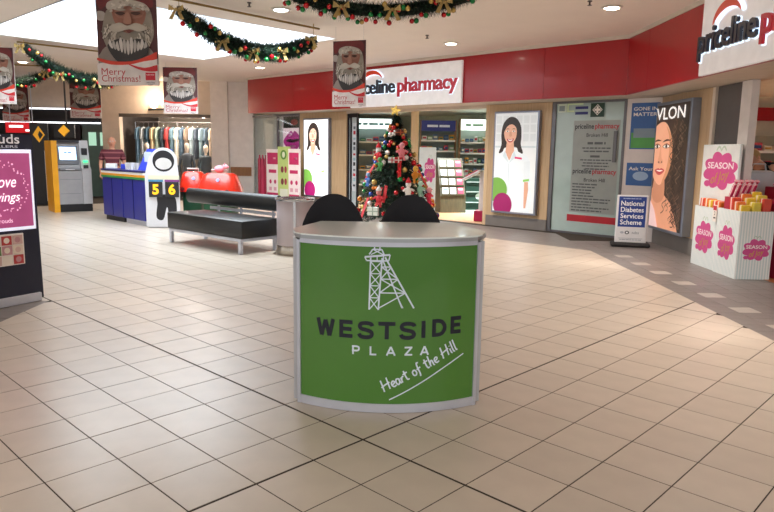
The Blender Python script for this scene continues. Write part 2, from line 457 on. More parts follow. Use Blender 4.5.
# ================================================================== RED FASCIA and soffit
FZ0, FZ1, OV = 2.5, 3.40, .78
KX = S.x - OV; K = Vector((KX, S.y - .426 * OV))
def FP(t, d=0, z=0):                            # point on the angled fascia face, t measured like on the shopfront
    return W1(t, OV + d, z)
tK = (K - S).dot(U)
trim1 = sempty('trim_1', 'glossy red fascia band running above both shopfronts')
def slab(p, q, thick, z0, z1, mt, name, parent, gap=.003):
    p, q = Vector(p[:2]), Vector(q[:2]); e = (q - p).normalized(); n = Vector((-e.y, e.x)); p = p + e * gap; q = q - e * gap
    return MB().prism([abp(p), abp(q), abp(q + n * thick), abp(p + n * thick)], z0, z1, mt).build(name, parent)
ts = [tK, 1.9, 3.7, 6.9, 9.2, 11.22]
for i in range(len(ts) - 1):
    slab(FP(ts[i]), FP(ts[i + 1]), -.05, FZ0, FZ1, RED, 'fascia_panel', trim1)
yy = [K.y, 10.4, 8.55, 6.2, 4.0, 1.8, -.5]
for i in range(len(yy) - 1): slab((KX, yy[i + 1]), (KX, yy[i]), -.05, FZ0, FZ1, RED, 'fascia_panel', trim1)
# return of the fascia at its far end, cornice and soffit
slab(FP(11.22), W1(11.22, 0), -.05, FZ0, FZ1, RED, 'fascia_return', trim1)
CORN = mat('cfc6ba', .6)
slab(FP(tK - .02, .02), FP(11.24, .02), -.12, FZ1, CEIL, CORN, 'cornice', trim1, 0)
slab((KX - .02, -.5), (KX - .02, K.y), -.12, FZ1, CEIL, CORN, 'cornice', trim1, 0)
SOFF = mat('cdbfae', .6)
sf = MB()
Ki = Vector((S.x - OV + .055, S.y - .426 * (OV - .055)))
sf.prism([abp(Ki), FP(11.17, -.055)[:2], W1(11.17, -.1)[:2], W1(0, -.1)[:2]], FZ0 + .005, FZ0 + .05, SOFF)
sf.prism([(KX + .055, -.5), (4.9, -.5), (4.9, S.y), abp(Ki)], FZ0 + .0045, FZ0 + .0495, SOFF)
struct(sf.build('trim_2'), 'pale soffit under the red fascia')

# illuminated fascia signs
SIGNW = mat('e6e4e4', .35, emit=.10); LTB = mat('16182a', .3); LTR = mat('c40d2c', .3); HALO = glow('d8ecff', .5); SWO = mat('e8431f', .3)
def pharmacy_sign(name, label, loc, rz, x0, x1, z0, z1, tx, pw, phw, zb):
    t = thing(name, label, 'sign', loc, rz)
    MB().rbox(((x0 + x1) / 2, -.03, (z0 + z1) / 2), (x1 - x0, .06, z1 - z0), .008, SIGNW).build('sign_panel', t)
    m = MB(); m.text('priceline', LTB, tx, zb, h=.295, width=pw, y=-.075, bold=.016, ext=.035, spacing=.95); m.build('dark_lettering', t)
    m = MB(); m.text('pharmacy', LTR, tx + pw + .08, zb, h=.295, width=phw, y=-.075, bold=.016, ext=.035, spacing=.95); m.build('red_lettering', t)
    m = MB(); m.text('priceline', HALO, tx - .012, zb - .006, h=.30, width=pw + .024, y=-.06, bold=.03, ext=.014, spacing=.95)
    m.text('pharmacy', HALO, tx + pw + .068, zb - .006, h=.30, width=phw + .024, y=-.06, bold=.03, ext=.014, spacing=.95); m.build('lit_letter_edge', t)
    cx = tx + pw * .52; pts = ell(cx, zb + .22, .34, .24, 20, rad(165), rad(28))
    wd = [.02 + .075 * sin(pi * min(1, (i / 20) ** .8)) for i in range(21)]
    m = MB(); m.ribbon(pts, wd, SWO, y=-.11); m.ribbon(pts, [x + .03 for x in wd], HALO, y=-.075); m.build('swoosh', t)
pharmacy_sign('fascia_sign', 'white lit pharmacy sign on the angled red fascia, above the shop entrance', (*W1(0, OV + .002)[:2], 0), -YAW, -6.98, -3.73, 2.50, 3.33, -6.94, 1.42, 1.64, 2.79)
pharmacy_sign('fascia_sign', 'white lit pharmacy sign on the right fascia, cut off by the picture edge', (KX - .002, 0, 0), -pi / 2, -8.55, -4.3, 2.5, 3.42, -8.53, 1.33, 1.75, 2.77)

# ================================================================== ANGLED SHOPFRONT (wall_back)
WPAN = mat('d9d2cf', .5); SKIRT = mat('77716d', .5)
HW = FZ0
wb = sempty('wall_back', 'angled pharmacy shopfront with timber panels', (S.x, S.y, 0), -YAW)     # local x = -t, local -y = out of the wall
def wpart(name, t0, t1, z0, z1, y0, y1, mt, par=None):
    return MB().b2((-t1, y0, z0), (-t0, y1, z1), mt).build(name, par or wb)
wpart('pier', -.02, .65, 0, HW, 0, .12, WPAN)
wpart('timber_panel', 2.14, 3.6, .22, HW, -.02, .1, TAN); wpart('skirting', 2.14, 3.6, 0, .22, -.03, .1, SKIRT)
wpart('timber_panel', 8.0, 9.88, .22, HW, -.02, .1, TAN); wpart('skirting', 8.0, 9.88, 0, .22, -.03, .1, SKIRT)
wpart('jamb', 3.6, 3.68, 0, HW, -.03, .14, wood('c9ad88', 'd8c09c')); wpart('header', 3.6, 8.0, HW - .06, HW + .1, -.02, .1, SOFF)

# glazed panel with the opening hours
FRM = mat('6d6c70', .4, .5)
win1 = sempty('window_1', 'frosted glass shop panel with printed opening hours', (S.x, S.y, 0), -YAW)
MB().b2((-2.06, .02, .03), (-.68, .035, HW - .02), mat('a9bdb9', .12, var=.03, coat=.5)).build('pane', win1)
fr = MB()
for a_, b_, c_, d_ in ((-2.14, -2.06, 0, HW), (-.7, -.65, 0, HW), (-2.06, -.7, 0, .04), (-2.06, -.7, HW - .04, HW)): fr.b2((a_, -.01, c_), (b_, .06, d_), FRM)
fr.build('frame', win1)
SHEET = mat('9aa09c', .35); INK = mat('24262c', .4); INKG = mat('565a5c', .4); INKR = mat('b3202e', .4); NAVY = mat('24286e', .4); DGRN = mat('173a2a', .4)
pm = MB(); Y0 = .019
pm.shape(rect(-1.68, .42, -.76, 2.14), SHEET, Y0); pm.shape(rect(-1.68, .70, -1.62, 1.24), SHEET, Y0)
pm.shape(rect(-1.72, .24, -.70, .37), INKR, Y0); greek(pm, -1.0, .29, .03, .26, WHITE, Y0)
for zb, in ((1.99,), (1.16,)):
    pm.text('priceline', INK, -1.65, zb, h=.09, width=.38, y=Y0, bold=.02); pm.text('pharmacy', INKR, -1.25, zb, h=.09, width=.47, y=Y0, bold=.02)
    pm.text('Broken Hill', INK, -1.2, zb - .15, h=.065, y=Y0, align='CENTER', bold=.008)
greek(pm, -1.2, 1.70, .06, .36, INKG, Y0, 'C', 3); greek(pm, -1.2, 1.62, .035, .56, INKG, Y0, 'C', 4); greek(pm, -1.2, 1.56, .035, .5, INKG, Y0, 'C', 5)
greek(pm, -1.2, 1.46, .055, .22, INKG, Y0, 'C', 6)
for i, l in enumerate((.62, .5, .54, .4)): greek(pm, -1.2, 1.40 - i * .055, .032, l, INKG, Y0, 'C', 7 + i)
for i, l in enumerate((.5, .46, .42, .38, .44, .78, .74, .4, .76, .62)): greek(pm, -1.64, .945 - i * .055, .033, l, INKG, Y0, 'LEFT', 20 + i)
pm.shape(rect(-1.35, 2.2, -1.08, 2.45), DGRN, Y0); dz = lambda r: [(-1.215 + r, 2.33), (-1.215, 2.33 + r), (-1.215 - r, 2.33), (-1.215, 2.33 - r)]
pm.shape(dz(.10), WHITE, Y0); pm.shape(dz(.082), DGRN, Y0); pm.shape(rect(-1.235, 2.27, -1.195, 2.39), WHITE, Y0); pm.shape(rect(-1.275, 2.31, -1.155, 2.35), WHITE, Y0)
for zz in (2.35, 2.25): pm.shape(rect(-1.66, zz, -1.40, zz + .05), NAVY, Y0)
pm.shape(rect(-2.02, 2.3, -1.84, 2.46), mat('c9d8c4', .4), Y0); pm.shape(rect(-2.0, 2.32, -1.88, 2.42), mat('7f8f92', .4), Y0); pm.shape(rect(-1.83, 2.3, -1.68, 2.33), mat('cfe2b4', .4), Y0); pm.shape(rect(-1.83, 2.33, -1.8, 2.46), mat('cfe2b4', .4), Y0); pm.shape(rect(-1.83, 2.43, -1.5, 2.46), mat('cfe2b4', .4), Y0)
pm.build('printed_hours', win1)
MB().b2((-.86, -.02, 1.38), (-.80, 0, 1.94), FRM).build('door_handle', win1)

# two blue notices on the pier
def notice(lb, t0, t1, z0, z1, lines, low):
    n_ = thing('wall_notice', lb, 'poster', W1(0, .003), -YAW)
    MB().b2((-t1, -.004, z0), (-t0, 0, z1), mat('2d5d9e', .35)).build('board', n_)
    m = MB()
    if low: m.shape(rect(-t1 + .02, z0 + .02, -t0 - .02, z0 + (z1 - z0) * .36), mat('4f9a4a', .4), -.004); m.shape(rect(-t1 + .06, z0 + (z1 - z0) * .25, -t0 - .06, z0 + (z1 - z0) * .45), mat('7d8f9c', .4), -.004)
    else: m.shape(ell((-t0 - t1) / 2, z0 + .17, .14, .08), mat('9db8d6', .4), -.004)
    for i, l in enumerate(lines): m.text(l, WHITE, -t1 + .04, z1 - .13 - i * .095, h=.06, y=-.004, bold=.015, width=(t1 - t0) - .08)
    m.build('print', n_)
notice('tall blue notice with green lower band, upper of two on the white pier', .06, .56, 1.62, 2.42, ('GONE IN', 'MATTER'), True)
notice('small blue notice with white lettering, lower of two on the white pier', .06, .58, .98, 1.38, ('Ask Your',), False)

# ------------------------------------------------------------------ portrait prints
def portrait(m, W, H, y, e, bright=False):
    g = lambda c, k=1: mat(c, .4, 0, e * k, .02)
    def q(pts): return [((x - 127) / 170 * W, (418 - z) / 376 * H) for x, z in pts]
    def put(pts, mt):
        c = cliprect(pts, -W / 2, 0, W / 2, H)
        if len(c) >= 3: m.shape(c, mt, y)
    m.shape(rect(-W / 2, 0, W / 2, H), g('e9eef0' if not bright else 'fbfbfa'), y)
    if not bright:
        for i in range(6):
            for j in range(3): put(q([(46 + i * 28, 52 + j * 34), (68 + i * 28, 52 + j * 34), (68 + i * 28, 80 + j * 34), (46 + i * 28, 80 + j * 34)]), g('dde3e5'))
        put(q(rect(44, 165, 210, 172)), g('cfdade'))
    put(smooth(q([(60, 192), (70, 160), (68, 120), (76, 80), (100, 57), (128, 62), (147, 90), (151, 130), (150, 160), (160, 192), (142, 188), (130, 170), (86, 172), (76, 188)])), g('2f2320'))
    put(q([(92, 150), (121, 150), (124, 190), (108, 226), (88, 190)]), g('dba88c'))
    put(smooth(q([(46, 418), (44, 300), (46, 222), (62, 200), (86, 184), (104, 222), (124, 184), (158, 196), (186, 216), (194, 300), (192, 418)]), 3), g('e4edf2' if not bright else 'f6f8f8'))
    put(q([(86, 184), (78, 204), (104, 232)]), g('cddbe2')); put(q([(124, 184), (134, 206), (104, 232)]), g('cddbe2'))
    put(q([(103, 232), (106, 232), (107, 418), (104, 418)]), g('c9d6dd'))
    put(smooth(q([(79, 112), (82, 85), (105, 74), (128, 84), (132, 112), (127, 140), (106, 162), (86, 142)])), g('e4b196' if not bright else 'ecc5ad'))
    put(smooth(q([(78, 118), (80, 84), (104, 66), (130, 78), (134, 118), (128, 96), (112, 84), (94, 90), (82, 108)])), g('2f2320'))
    for cx in (94, 119):
        put(q(ell(cx, 110, 6.5, 3, 12)), g('f4efe9')); put(q(ell(cx, 110, 2.6, 2.8, 10)), g('3a2418')); put(q([(cx - 9, 103), (cx, 99), (cx + 9, 102), (cx, 101.5)]), g('3a2a24'))
    put(q([(103, 112), (110, 112), (113, 128), (107, 131), (101, 128)]), g('d39c80'))
    put(smooth(q([(92, 138), (106, 141), (121, 137), (115, 149), (106, 152), (98, 149)])), g('b5444a')); put(q([(96, 140), (106, 143), (117, 139.5), (112, 146), (106, 147), (101, 146)]), g('faf6f0'))
    put(q([(170, 250), (182, 246), (188, 330), (180, 400), (172, 400)]), g('dba88c') if not bright else g('eed7c8'))
    put(q([(166, 225), (190, 222), (192, 300), (168, 300)]), g('dfe8ed' if not bright else 'f6f8f8'))
    put(q([(128, 206), (157, 209), (157, 216), (128, 213)]), g('d0326a'))
    put(q(ell(58, 335, 44, 48)), g('74a84a')); put(q([(166, 292), (190, 288), (190, 296), (166, 300)]), g('8ac95c'))
    put(q(ell(84, 392, 40, 46)), g('981a60'))
    greek(m, (50 - 127) / 170 * W, (418 - 396) / 376 * H, .04, .2, g('f4e4ee'), y)
def lightbox(lb, loc, rz, W, H, art, z0, e):
    t = thing('poster_lightbox', lb, 'poster', loc, rz)
    MB().rbox((0, -.045, z0 + H / 2), (W + .08, .09, H + .08), .008, mat('8d93a3', .35, .6)).build('housing', t)
    m = MB(); art(m)
    for i, v in enumerate(m.v): m.v[i] = (v[0], v[1], v[2] + z0)
    m.build('backlit_print', t)
lightbox('lit poster of a smiling dark-haired woman in white coat, right of the entrance', W1(2.88, .022), -YAW, .98, 1.98, lambda m: portrait(m, .98, 1.98, -.092, .12), .33, .6)
lightbox('bright overexposed poster of a woman in white, left of the entrance', W1(9.10, .022), -YAW, .98, 2.0, lambda m: portrait(m, .98, 2.0, -.092, .5, True), .31, 1)

# sliding door leaves at the left of the entrance
door1 = sempty('door_1', 'stacked sliding glass door leaves with white printed strips', (S.x, S.y, 0), -YAW)
for k, (t0, y0) in enumerate(((7.55, -.05), (7.72, .02))):
    d = MB(); x0, x1 = -t0 - .28, -t0
    for a_, b_, c_, e_ in ((x0, x0 + .05, 0, HW - .06), (x1 - .05, x1, 0, HW - .06), (x0 + .05, x1 - .05, 0, .1), (x0 + .05, x1 - .05, HW - .16, HW - .06)): d.b2((a_, y0, c_), (b_, y0 + .045, e_), mat('2c2c31', .35, .5))
    leaf = d.build('door_leaf', door1)
    MB().b2((x0 + .05, y0 + .02, .1), (x1 - .05, y0 + .026, HW - .16), mat('b9c4c6', .1, coat=.5)).build('pane', leaf)
    m = MB(); m.shape(rect(x0 + .07, .5, x1 - .07, 2.2), mat('c8ccd0', .4), y0 + .019)
    [m.shape(rect(x0 + .10, .62 + i * .13, x0 + .18, .62 + i * .13 + (.05, .09, .07)[i % 3]), (INK, mat('6a7078', .4), INKR, mat('8fb0b8', .4))[i * 3 % 4], y0 + .019) for i in range(12)]; m.build('printed_strip', leaf)

# display window at the far left of the shopfront
win2 = sempty('window_2', 'display window with a lips poster behind the glass', (S.x, S.y, 0), -YAW)
MB().b2((-12.3, .12, 0), (-9.9, .16, HW), mat('ece2e2', .5)).build('backing', win2)
MB().b2((-12.25, 0, .08), (-9.94, .008, HW - .06), clear_glass()).build('pane', win2)
fr = MB()
for a_, b_, c_, d_ in ((-12.37, -12.25, 0, HW), (-9.94, -9.88, 0, HW), (-10.95, -10.90, .08, HW - .06), (-12.25, -9.94, 0, .08), (-12.25, -9.94, HW - .06, HW)): fr.b2((a_, -.01, c_), (b_, .05, d_), FRM)
fr.build('frame', win2)
lp = thing('lips_poster', 'poster of glossy purple lips under a black header', 'poster', W1(10.38, -.11), -YAW)
MB().b2((-.42, -.01, 1.42), (.42, 0, 2.46), mat('e7c6cf', .4, 0, .3)).build('board', lp)  # board glows slightly to make up for the unlit window recess
m = MB(); m.shape(rect(-.40, 2.12, .40, 2.44), mat('1a1418', .4), -.01); m.shape(ell(.1, 2.28, .16, .08), mat('b01d2c', .4), -.01)
greek(m, .1, 2.26, .05, .2, WHITE, -.01, 'C')
m.shape(smooth([(-.40, 1.75), (-.2, 1.95), (-.05, 2.04), (.03, 1.99), (.12, 2.04), (.28, 1.94), (.40, 1.80), (.25, 1.56), (.02, 1.48), (-.22, 1.56)]), mat('a51c77', .25, 0, .3), -.01)  # lip colour carries the same added glow as the board
m.shape(smooth([(-.30, 1.76), (-.1, 1.82), (.03, 1.79), (.16, 1.82), (.32, 1.79), (.15, 1.73), (.02, 1.71), (-.14, 1.73)]), mat('3c0b2a', .3), -.01)
m.shape(smooth([(-.16, 1.90), (-.05, 1.96), (0, 1.93), (-.1, 1.88)]), mat('e58fc4', .3), -.01); m.shape(smooth([(-.12, 1.63), (.05, 1.58), (.18, 1.62), (.03, 1.65)]), mat('e07cb8', .3), -.01)
m.build('print', lp)
# free-standing cartons in front of that window
PINK = mat('c02a62', .5)
for k, (t_, w_, h_, body, lb) in enumerate(((10.60, .56, 1.53, 'efe6e4', 'white and pink catalogue display card, left of the green one'), (10.06, .50, 1.60, 'b9cf7e', 'lime green display card between two pink and white ones'), (9.57, .46, 1.54, 'efe2e2', 'white and pink display card, right of the green one'))):
    d = thing('display_card', lb, 'display', W1(t_, .42 + .03 * k), -YAW + .05, 'display cards by the lips poster')
    MB().rbox((0, .02, h_ / 2 + .02), (w_, .04, h_ - .04), .006, mat(body, .5)).build('panel', d); MB().rbox((0, .05, .02), (w_ * .9, .3, .04), .01, PINK).build('foot', d)
    m = MB()
    if k != 1:
        m.shape(rect(-w_ * .42, h_ - .42, w_ * .42, h_ - .10), PINK, 0); greek(m, 0, h_ - .28, .07, .26, mat('e8a0b4', .5), 0, 'C')
        m.shape(rect(-w_ * .5 + .02, .1, w_ * .5 - .02, .32), PINK, 0)
        greek(m, 0, h_ - .66, .13, .34, PINK, 0, 'C', 9)
        for a_ in (-.1, .1): m.shape(ell(a_, h_ - .9, .05, .06), PINK, 0); m.shape(rect(a_ - .06, h_ - 1.15, a_ + .06, h_ - 1.05), mat('d9a3b3', .5), 0)
    else:
        m.shape(ell(0, h_ - .22, .13, .13), mat('5f8f3a', .5), 0); m.shape(ell(0, h_ - .22, .06, .08), mat('dfe8cc', .5), 0)
        for zz in (h_ - .62, h_ - .95): m.shape(ell(-.06, zz, .06, .09), mat('7c3040', .5), 0); m.shape(ell(.08, zz, .05, .09), mat('a03a4a', .5), 0)
        m.shape(rect(-.17, .1, .17, h_ - 1.15), mat('d8dccb', .5), 0)
    m.build('print', d)
for k in range(3):
    d = MB().lathe([(.05, 0), (.055, .02), (.05, 1.22), (.02, 1.30), (.02, 1.36)], mat(['b22a48', 'c23a5c', 'a02040'][k], .4), 14).build('rolled_banner', None, True); d.location = W1(11.30 - .15 * k, .36)
    tag(d, ['crimson upright roll by the window frame, leftmost of three', 'crimson upright roll, middle of three by the window', 'crimson upright roll nearest the display cards'][k], 'roll', 'crimson rolls at the window')

# ================================================================== RIGHT SHOPFRONT (wall_right)
wr = sempty('wall_right', 'right shopfront wall with timber panel beside the entrance')
def rpart(name, y0, y1, z0, z1, x0, x1, mt): return MB().b2((x0, y0, z0), (x1, y1, z1), mt).build(name, wr)
rpart('timber_panel', 9.80, 11.58, .26, HW, 4.66, 4.82, TAN); rpart('skirting', 9.80, 11.58, 0, .26, 4.66, 4.82, SKIRT)
rpart('edge_strip', 9.72, 9.80, 0, HW, 4.66, 4.82, mat('d8cdbd', .5)); rpart('dark_panel', 9.0, 9.72, 0, HW, 4.70, 4.78, mat('575454', .45))
rpart('column', 8.75, 9.0, 0, HW, 4.66, 4.76, mat('dcd7d4', .5)); rpart('pier', -.5, 4.6, 0, HW, 4.7, 4.9, WPAN)
# hair poster lightbox
def hair(m):
    W, H, y, e = 1.22, 2.0, -.142, .34; g = lambda c: mat(c, .4, 0, e, .03)
    X = lambda u, v: (-W / 2 + u * W, H * (1 - v))
    def put(p, c): 
        r = cliprect([X(*a) for a in p], -W / 2, 0, W / 2, H)
        if len(r) >= 3: m.shape(r, g(c), y)
    put([(0, 0), (1, 0), (1, 1), (0, 1)], '2a211c')
    put(smooth([(-.1, .14), (.15, .05), (.5, .06), (.85, .16), (1.02, .4), (1.02, .85), (.7, .95), (.4, .8), (-.1, .9)]), '3a2a20')
    put(smooth([(-.12, 1.05), (-.1, .75), (.12, .66), (.3, .70), (.62, .78), (.8, .9), (.85, 1.05)]), 'c98d6e')
    put(smooth([(.10, .56), (.36, .56), (.42, .74), (.2, .80), (.02, .74)]), 'b97c5e')
    put(smooth([(-.05, .22), (.12, .14), (.34, .15), (.52, .26), (.56, .42), (.46, .56), (.28, .645), (.12, .63), (-.02, .54)]), 'dc9f7f')
    put(smooth([(.34, .17), (.54, .27), (.58, .43), (.48, .56), (.30, .64), (.44, .50), (.48, .36), (.44, .25)]), 'c5855f')
    for cx, w_ in ((.08, .11), (.38, .12)):
        put(smooth([(cx - w_, .335), (cx, .308), (cx + w_, .33), (cx, .35)]), '8a5138'); put(smooth([(cx - w_ * .8, .335), (cx, .318), (cx + w_ * .8, .332), (cx, .345)]), 'efe6df')
        put(ell(cx, .332, .035, .016, 12), '2b1a12'); put(smooth([(cx - w_ * 1.1, .30), (cx, .275), (cx + w_ * 1.15, .287), (cx, .29)]), '3d2419')
    put(smooth([(.2, .33), (.25, .42), (.30, .455), (.22, .475), (.13, .46), (.17, .40)]), 'cf8f70'); put(ell(.17, .463, .025, .008, 8), '7a4632'); put(ell(.27, .461, .022, .008, 8), '7a4632')
    put(smooth([(.06, .53), (.17, .512), (.22, .518), (.28, .51), (.38, .528), (.28, .56), (.2, .568), (.12, .556)]), 'b4423f'); put(smooth([(.11, .53), (.2, .528), (.33, .527), (.22, .54)]), 'f3e6e0')
    rnd = random.Random(3)
    for k in range(46):
        u0, v0 = rnd.uniform(.5, .98), rnd.uniform(.10, .80); pts = []
        for i in range(13): pts.append(X(min(1, max(.02, u0 + .05 * sin(i * 1.1 + k) - .01 * i * (k % 3 == 0))), min(.97, v0 + .016 * i)))
        pts = [p for p in pts if -W / 2 + .02 < p[0] < W / 2 - .02]
        if len(pts) > 3: m.ribbon(pts, .016, g(['5c4434', '18110e', '6e5a48', '241812'][k % 4]), y=y)
    put(smooth([(-.1, .78), (.12, .84), (.25, .95), (.3, 1.05), (-.1, 1.05)]), 'd9b9b6')
    m.text('VLON', g('f6f2ee'), -W / 2 - .01, H * .885, h=.19, width=W * .90, y=y, bold=.01)
t = thing('poster_lightbox', 'tall lit poster of a woman with long curly dark hair, on the right wall', 'poster', (4.659, 10.78, 0), -pi / 2)
MB().rbox((0, -.07, 1.33), (1.32, .14, 2.1), .008, mat('8d97a8', .35, .7)).build('housing', t)
m = MB(); hair(m)
for i, v in enumerate(m.v): m.v[i] = (v[0], v[1], v[2] + .33)
m.build('backlit_print', t)

# ================================================================== PHARMACY INTERIOR
IW = mat('c3d3c8', .6); ICEIL = mat('d9ddd6', .7)
il = []
wi = sempty('wall_interior', 'pale green back walls of the pharmacy', (S.x, S.y, 0), -YAW)
MB().b2((-13, 5.0, 0), (3, 5.1, 2.7), IW).build('back_panel', wi); MB().b2((-12.9, .16, 0), (-12.8, 5.0, 2.7), IW).build('end_panel', wi)
wi2 = sempty('wall_interior_right', 'cream wall behind the right entrance')
MB().b2((4.95, 12.6, 0), (9.5, 12.7, 2.7), mat('d9d4c2', .6)).build('back_panel', wi2); MB().b2((9.4, 3, 0), (9.5, 12.6, 2.7), IW).build('end_panel', wi2)
ci = MB()
ci.prism([W1(0, -.05)[:2], W1(12.9, -.05)[:2], W1(12.9, -5.1)[:2], W1(-3, -5.1)[:2]], 2.66, 2.70, ICEIL); ci.prism([(4.9, 3), (9.5, 3), (9.5, 12.7), (4.9, 12.7)], 2.61, 2.65, ICEIL)
struct(ci.build('ceiling_interior'), 'white pharmacy ceiling')
fi = MB(); fi.prism([W1(0, -.02)[:2], W1(12.9, -.02)[:2], W1(12.9, -5.1)[:2], W1(-3, -5.1)[:2]], -.02, .004, wood('b98a62', 'c99b74', 1)); fi.prism([(4.72, 3), (9.5, 3), (9.5, 12.7), (4.72, 12.7)], -.02, .003, wood('b5734a', 'c98a5c', 1))
fi.prism([W1(3.7, -1.7)[:2], W1(7, -1.7)[:2], W1(7, -5.1)[:2], W1(3.2, -5.1)[:2]], .004, .006, mat('aeb8ae', .35))
struct(fi.build('floor_interior'), 'timber coloured pharmacy floor')
for k, (x, y, lb) in enumerate(((1.867, 16.3, 'cool round light in the pharmacy ceiling over the leaflet stand'), (-.2, 18.6, 'cool light in the pharmacy ceiling behind the tree'), (6.35, 10.6, 'cool light inside the right pharmacy entrance'), (3.2, 16.4, 'cool light deeper in the pharmacy'))):
    downlight(x, y, lb, 600, True, .12, 2.655 if k != 2 else 2.605)
MB_red = MB().b2((5.6, 12.5, 2.18), (9.3, 12.59, 2.42), mat('a81022', .3)); tag(MB_red.build('category_header'), 'dark red header band on the wall inside the right entrance', 'sign')
# shelf units
SHW = wood('8d6f50', 'a68562')
PNAME = ('white', 'blue', 'teal', 'red', 'cream', 'green', 'navy', 'amber')
PROD = [mat(c, .5) for c in ('dfe6ea', '6f8fb4', '2f6f6b', 'c94f5f', 'e6e0d0', '86b08a', '345a94', 'd8a24a')]
box_me = []
for k, mt in enumerate(PROD):
    o = MB().rbox((0, 0, .5), (1, 1, 1), .06, mt, seg=1); o.add([(-.4, -.501, .35), (.4, -.501, .35), (.4, -.501, .7), (-.4, -.501, .7)], [(0, 1, 2, 3)], PROD[(k + 3) % 8]); q = o.build('product_box'); box_me.append(q.data); bpy.data.objects.remove(q)
def product(x, y, z, w_, d_, h_, k, lb, grp, rz=0):
    lb = PNAME[k % 8] + ' ' + lb
    o = bpy.data.objects.new('product_box', box_me[k % 8]); COL.objects.link(o); o.location = (x, y, z); o.scale = (w_, d_, h_); o.rotation_euler[2] = rz
    tag(o, lb, 'box', grp)
def shelf_unit(lb, x0, x1, y, h, zs, per, plb, grp, back='7d8a86', header=None):
    t = thing('shelf_unit', lb, 'shelf', ((x0 + x1) / 2, y, 0)); w_ = x1 - x0
    MB().b2((-w_ / 2, .36, 0), (w_ / 2, .39, h), mat(back, .6)).build('back_board', t)
    for s_ in (-1, 1): MB().box((s_ * (w_ / 2 - .015), .19, h / 2), (.03, .36, h), SHW).build('side_panel', t)
    MB().b2((-w_ / 2 + .03, .02, 0), (w_ / 2 - .03, .36, .1), SHW).build('plinth', t)
    for zi, z in enumerate(zs):
        s_ = MB().b2((-w_ / 2 + .03, .02, z - .025), (w_ / 2 - .03, .36, z), mat('d7dcda', .5)).build('shelf_board', t)
        MB().b2((-w_ / 2 + .03, .005, z - .035), (w_ / 2 - .03, .019, z + .012), mat('e9eeee', .4)).build('price_rail', s_)
        for i in range(per):
            hh = random.uniform(.10, .18); ww = (w_ - .1) / per * random.uniform(.7, .92)
            product((x0 + x1) / 2 - w_ / 2 + .05 + (i + .5) * (w_ - .1) / per, y + .14, z, ww, .14, hh, random.randrange(8), 'box %s from left, %s shelf up, %s' % (ORD[i], ORD[zi], plb), grp)
    if header: header(t, w_, h)
def lit_header(txt, bg, fg, e):
    def f(t, w_, h):
        MB().rbox((0, .05, h - .16), (w_ - .06, .06, .30), .01, mat(bg, .4, 0, e)).build('header_panel', t)
        m = MB(); greek(m, 0, h - .20, .09, w_ * .62, mat(fg, .4), .018, 'C', len(txt)); m.build('header_print', t)
    return f
shelf_unit('tall pharmacy shelf with white lit header, beside the right timber panel', 2.0, 2.82, 19, 2.45, (.35, .62, .9, 1.2, 1.5, 1.8), 6, 'right of leaflet stand', 'boxes on the right pharmacy shelf', 'b4c4bc', lit_header('vitamins', 'e8f6ec', '8fb8a0', 1.0))
shelf_unit('pharmacy shelf with dark blue header behind the leaflet stand', .9, 1.94, 19.3, 2.42, (.4, .8, 1.2, 1.55, 1.85), 6, 'under the dark blue header', 'boxes on the middle pharmacy shelf', '93a49e', lit_header('HEALTH', '232c6e', 'dfe6f2', .1))
shelf_unit('pharmacy shelf with white lettered header behind the tree', -1.35, .35, 20.6, 2.5, (.5, .95, 1.4, 1.8), 8, 'behind the decorated tree', 'boxes on the left pharmacy shelf', '8a9a96', lit_header('NATURES', 'dcefee', '5a97a0', .9))
shelf_unit('cream shelf inside the right entrance, behind the bending person', 5.2, 7.6, 12.1, 1.9, (.5, .9, 1.3, 1.62), 12, 'inside the right entrance', 'boxes inside the right entrance', 'b9b4a0')
# pillar and pink splat board, hanging lavender card
pl = MB().rbox((0, 0, 1.32), (.2, .2, 2.64), .01, wood('c9ad88', 'd6bd98')).build('pillar'); pl.location = (.67, 17.5, .005); struct(pl, 'slim timber pillar inside the pharmacy'); pl.name = 'trim_3'
def splat(m, cx, cz, rx, rz, y, base='cf4a90', words=True, narrow=False):
    pts = [(cx + rx * (.84 + .24 * abs(sin(4 * a + .4))) * cos(a), cz + rz * (.84 + .24 * abs(sin(4 * a + .4))) * sin(a)) for a in [2 * pi * i / 64 for i in range(64)]]
    m.shape(pts, mat(base, .4), y)
    m.ribbon([(cx - rx * .3 + rx * .6 * i / 12, cz + rz * 1.1 + rz * .22 * abs(sin(pi * i / 6))) for i in range(13)], rx * .06, mat('b9d0c0', .4), y=y)
    m.shape(ell(cx - rx * .75, cz - rz * .75, rx * .2, rz * .18), mat(base, .4), y)
    if words:
        m.text('SEASON', mat('f6eef2', .4), cx, cz + rz * .12, h=rz * .34, width=rx * 1.6, y=y, align='CENTER', bold=.02)
        w_ = ell(0, 0, 1, 1, 8)
        GD = mat('c9a24e', .35, .5)
        m.text('of Joy', GD, cx + rx * .05, cz - rz * .55, h=rz * .5, width=rx * 1.15, y=y, align='CENTER', bold=.01, shear=.35, rot=.2)
sb = thing('display_board', 'white board with pink splash right of the decorated tree', 'display', (.93, 15.9, .004), -.1)
MB().rbox((0, .02, .82), (.40, .03, 1.60), .006, mat('dfe8e8', .45)).build('panel', sb); MB().rbox((0, .05, .012), (.36, .3, .024), .008, mat('c9cfd0', .4)).build('foot', sb)
m = MB(); splat(m, .06, 1.08, .13, .28, .004); m.build('print', sb)
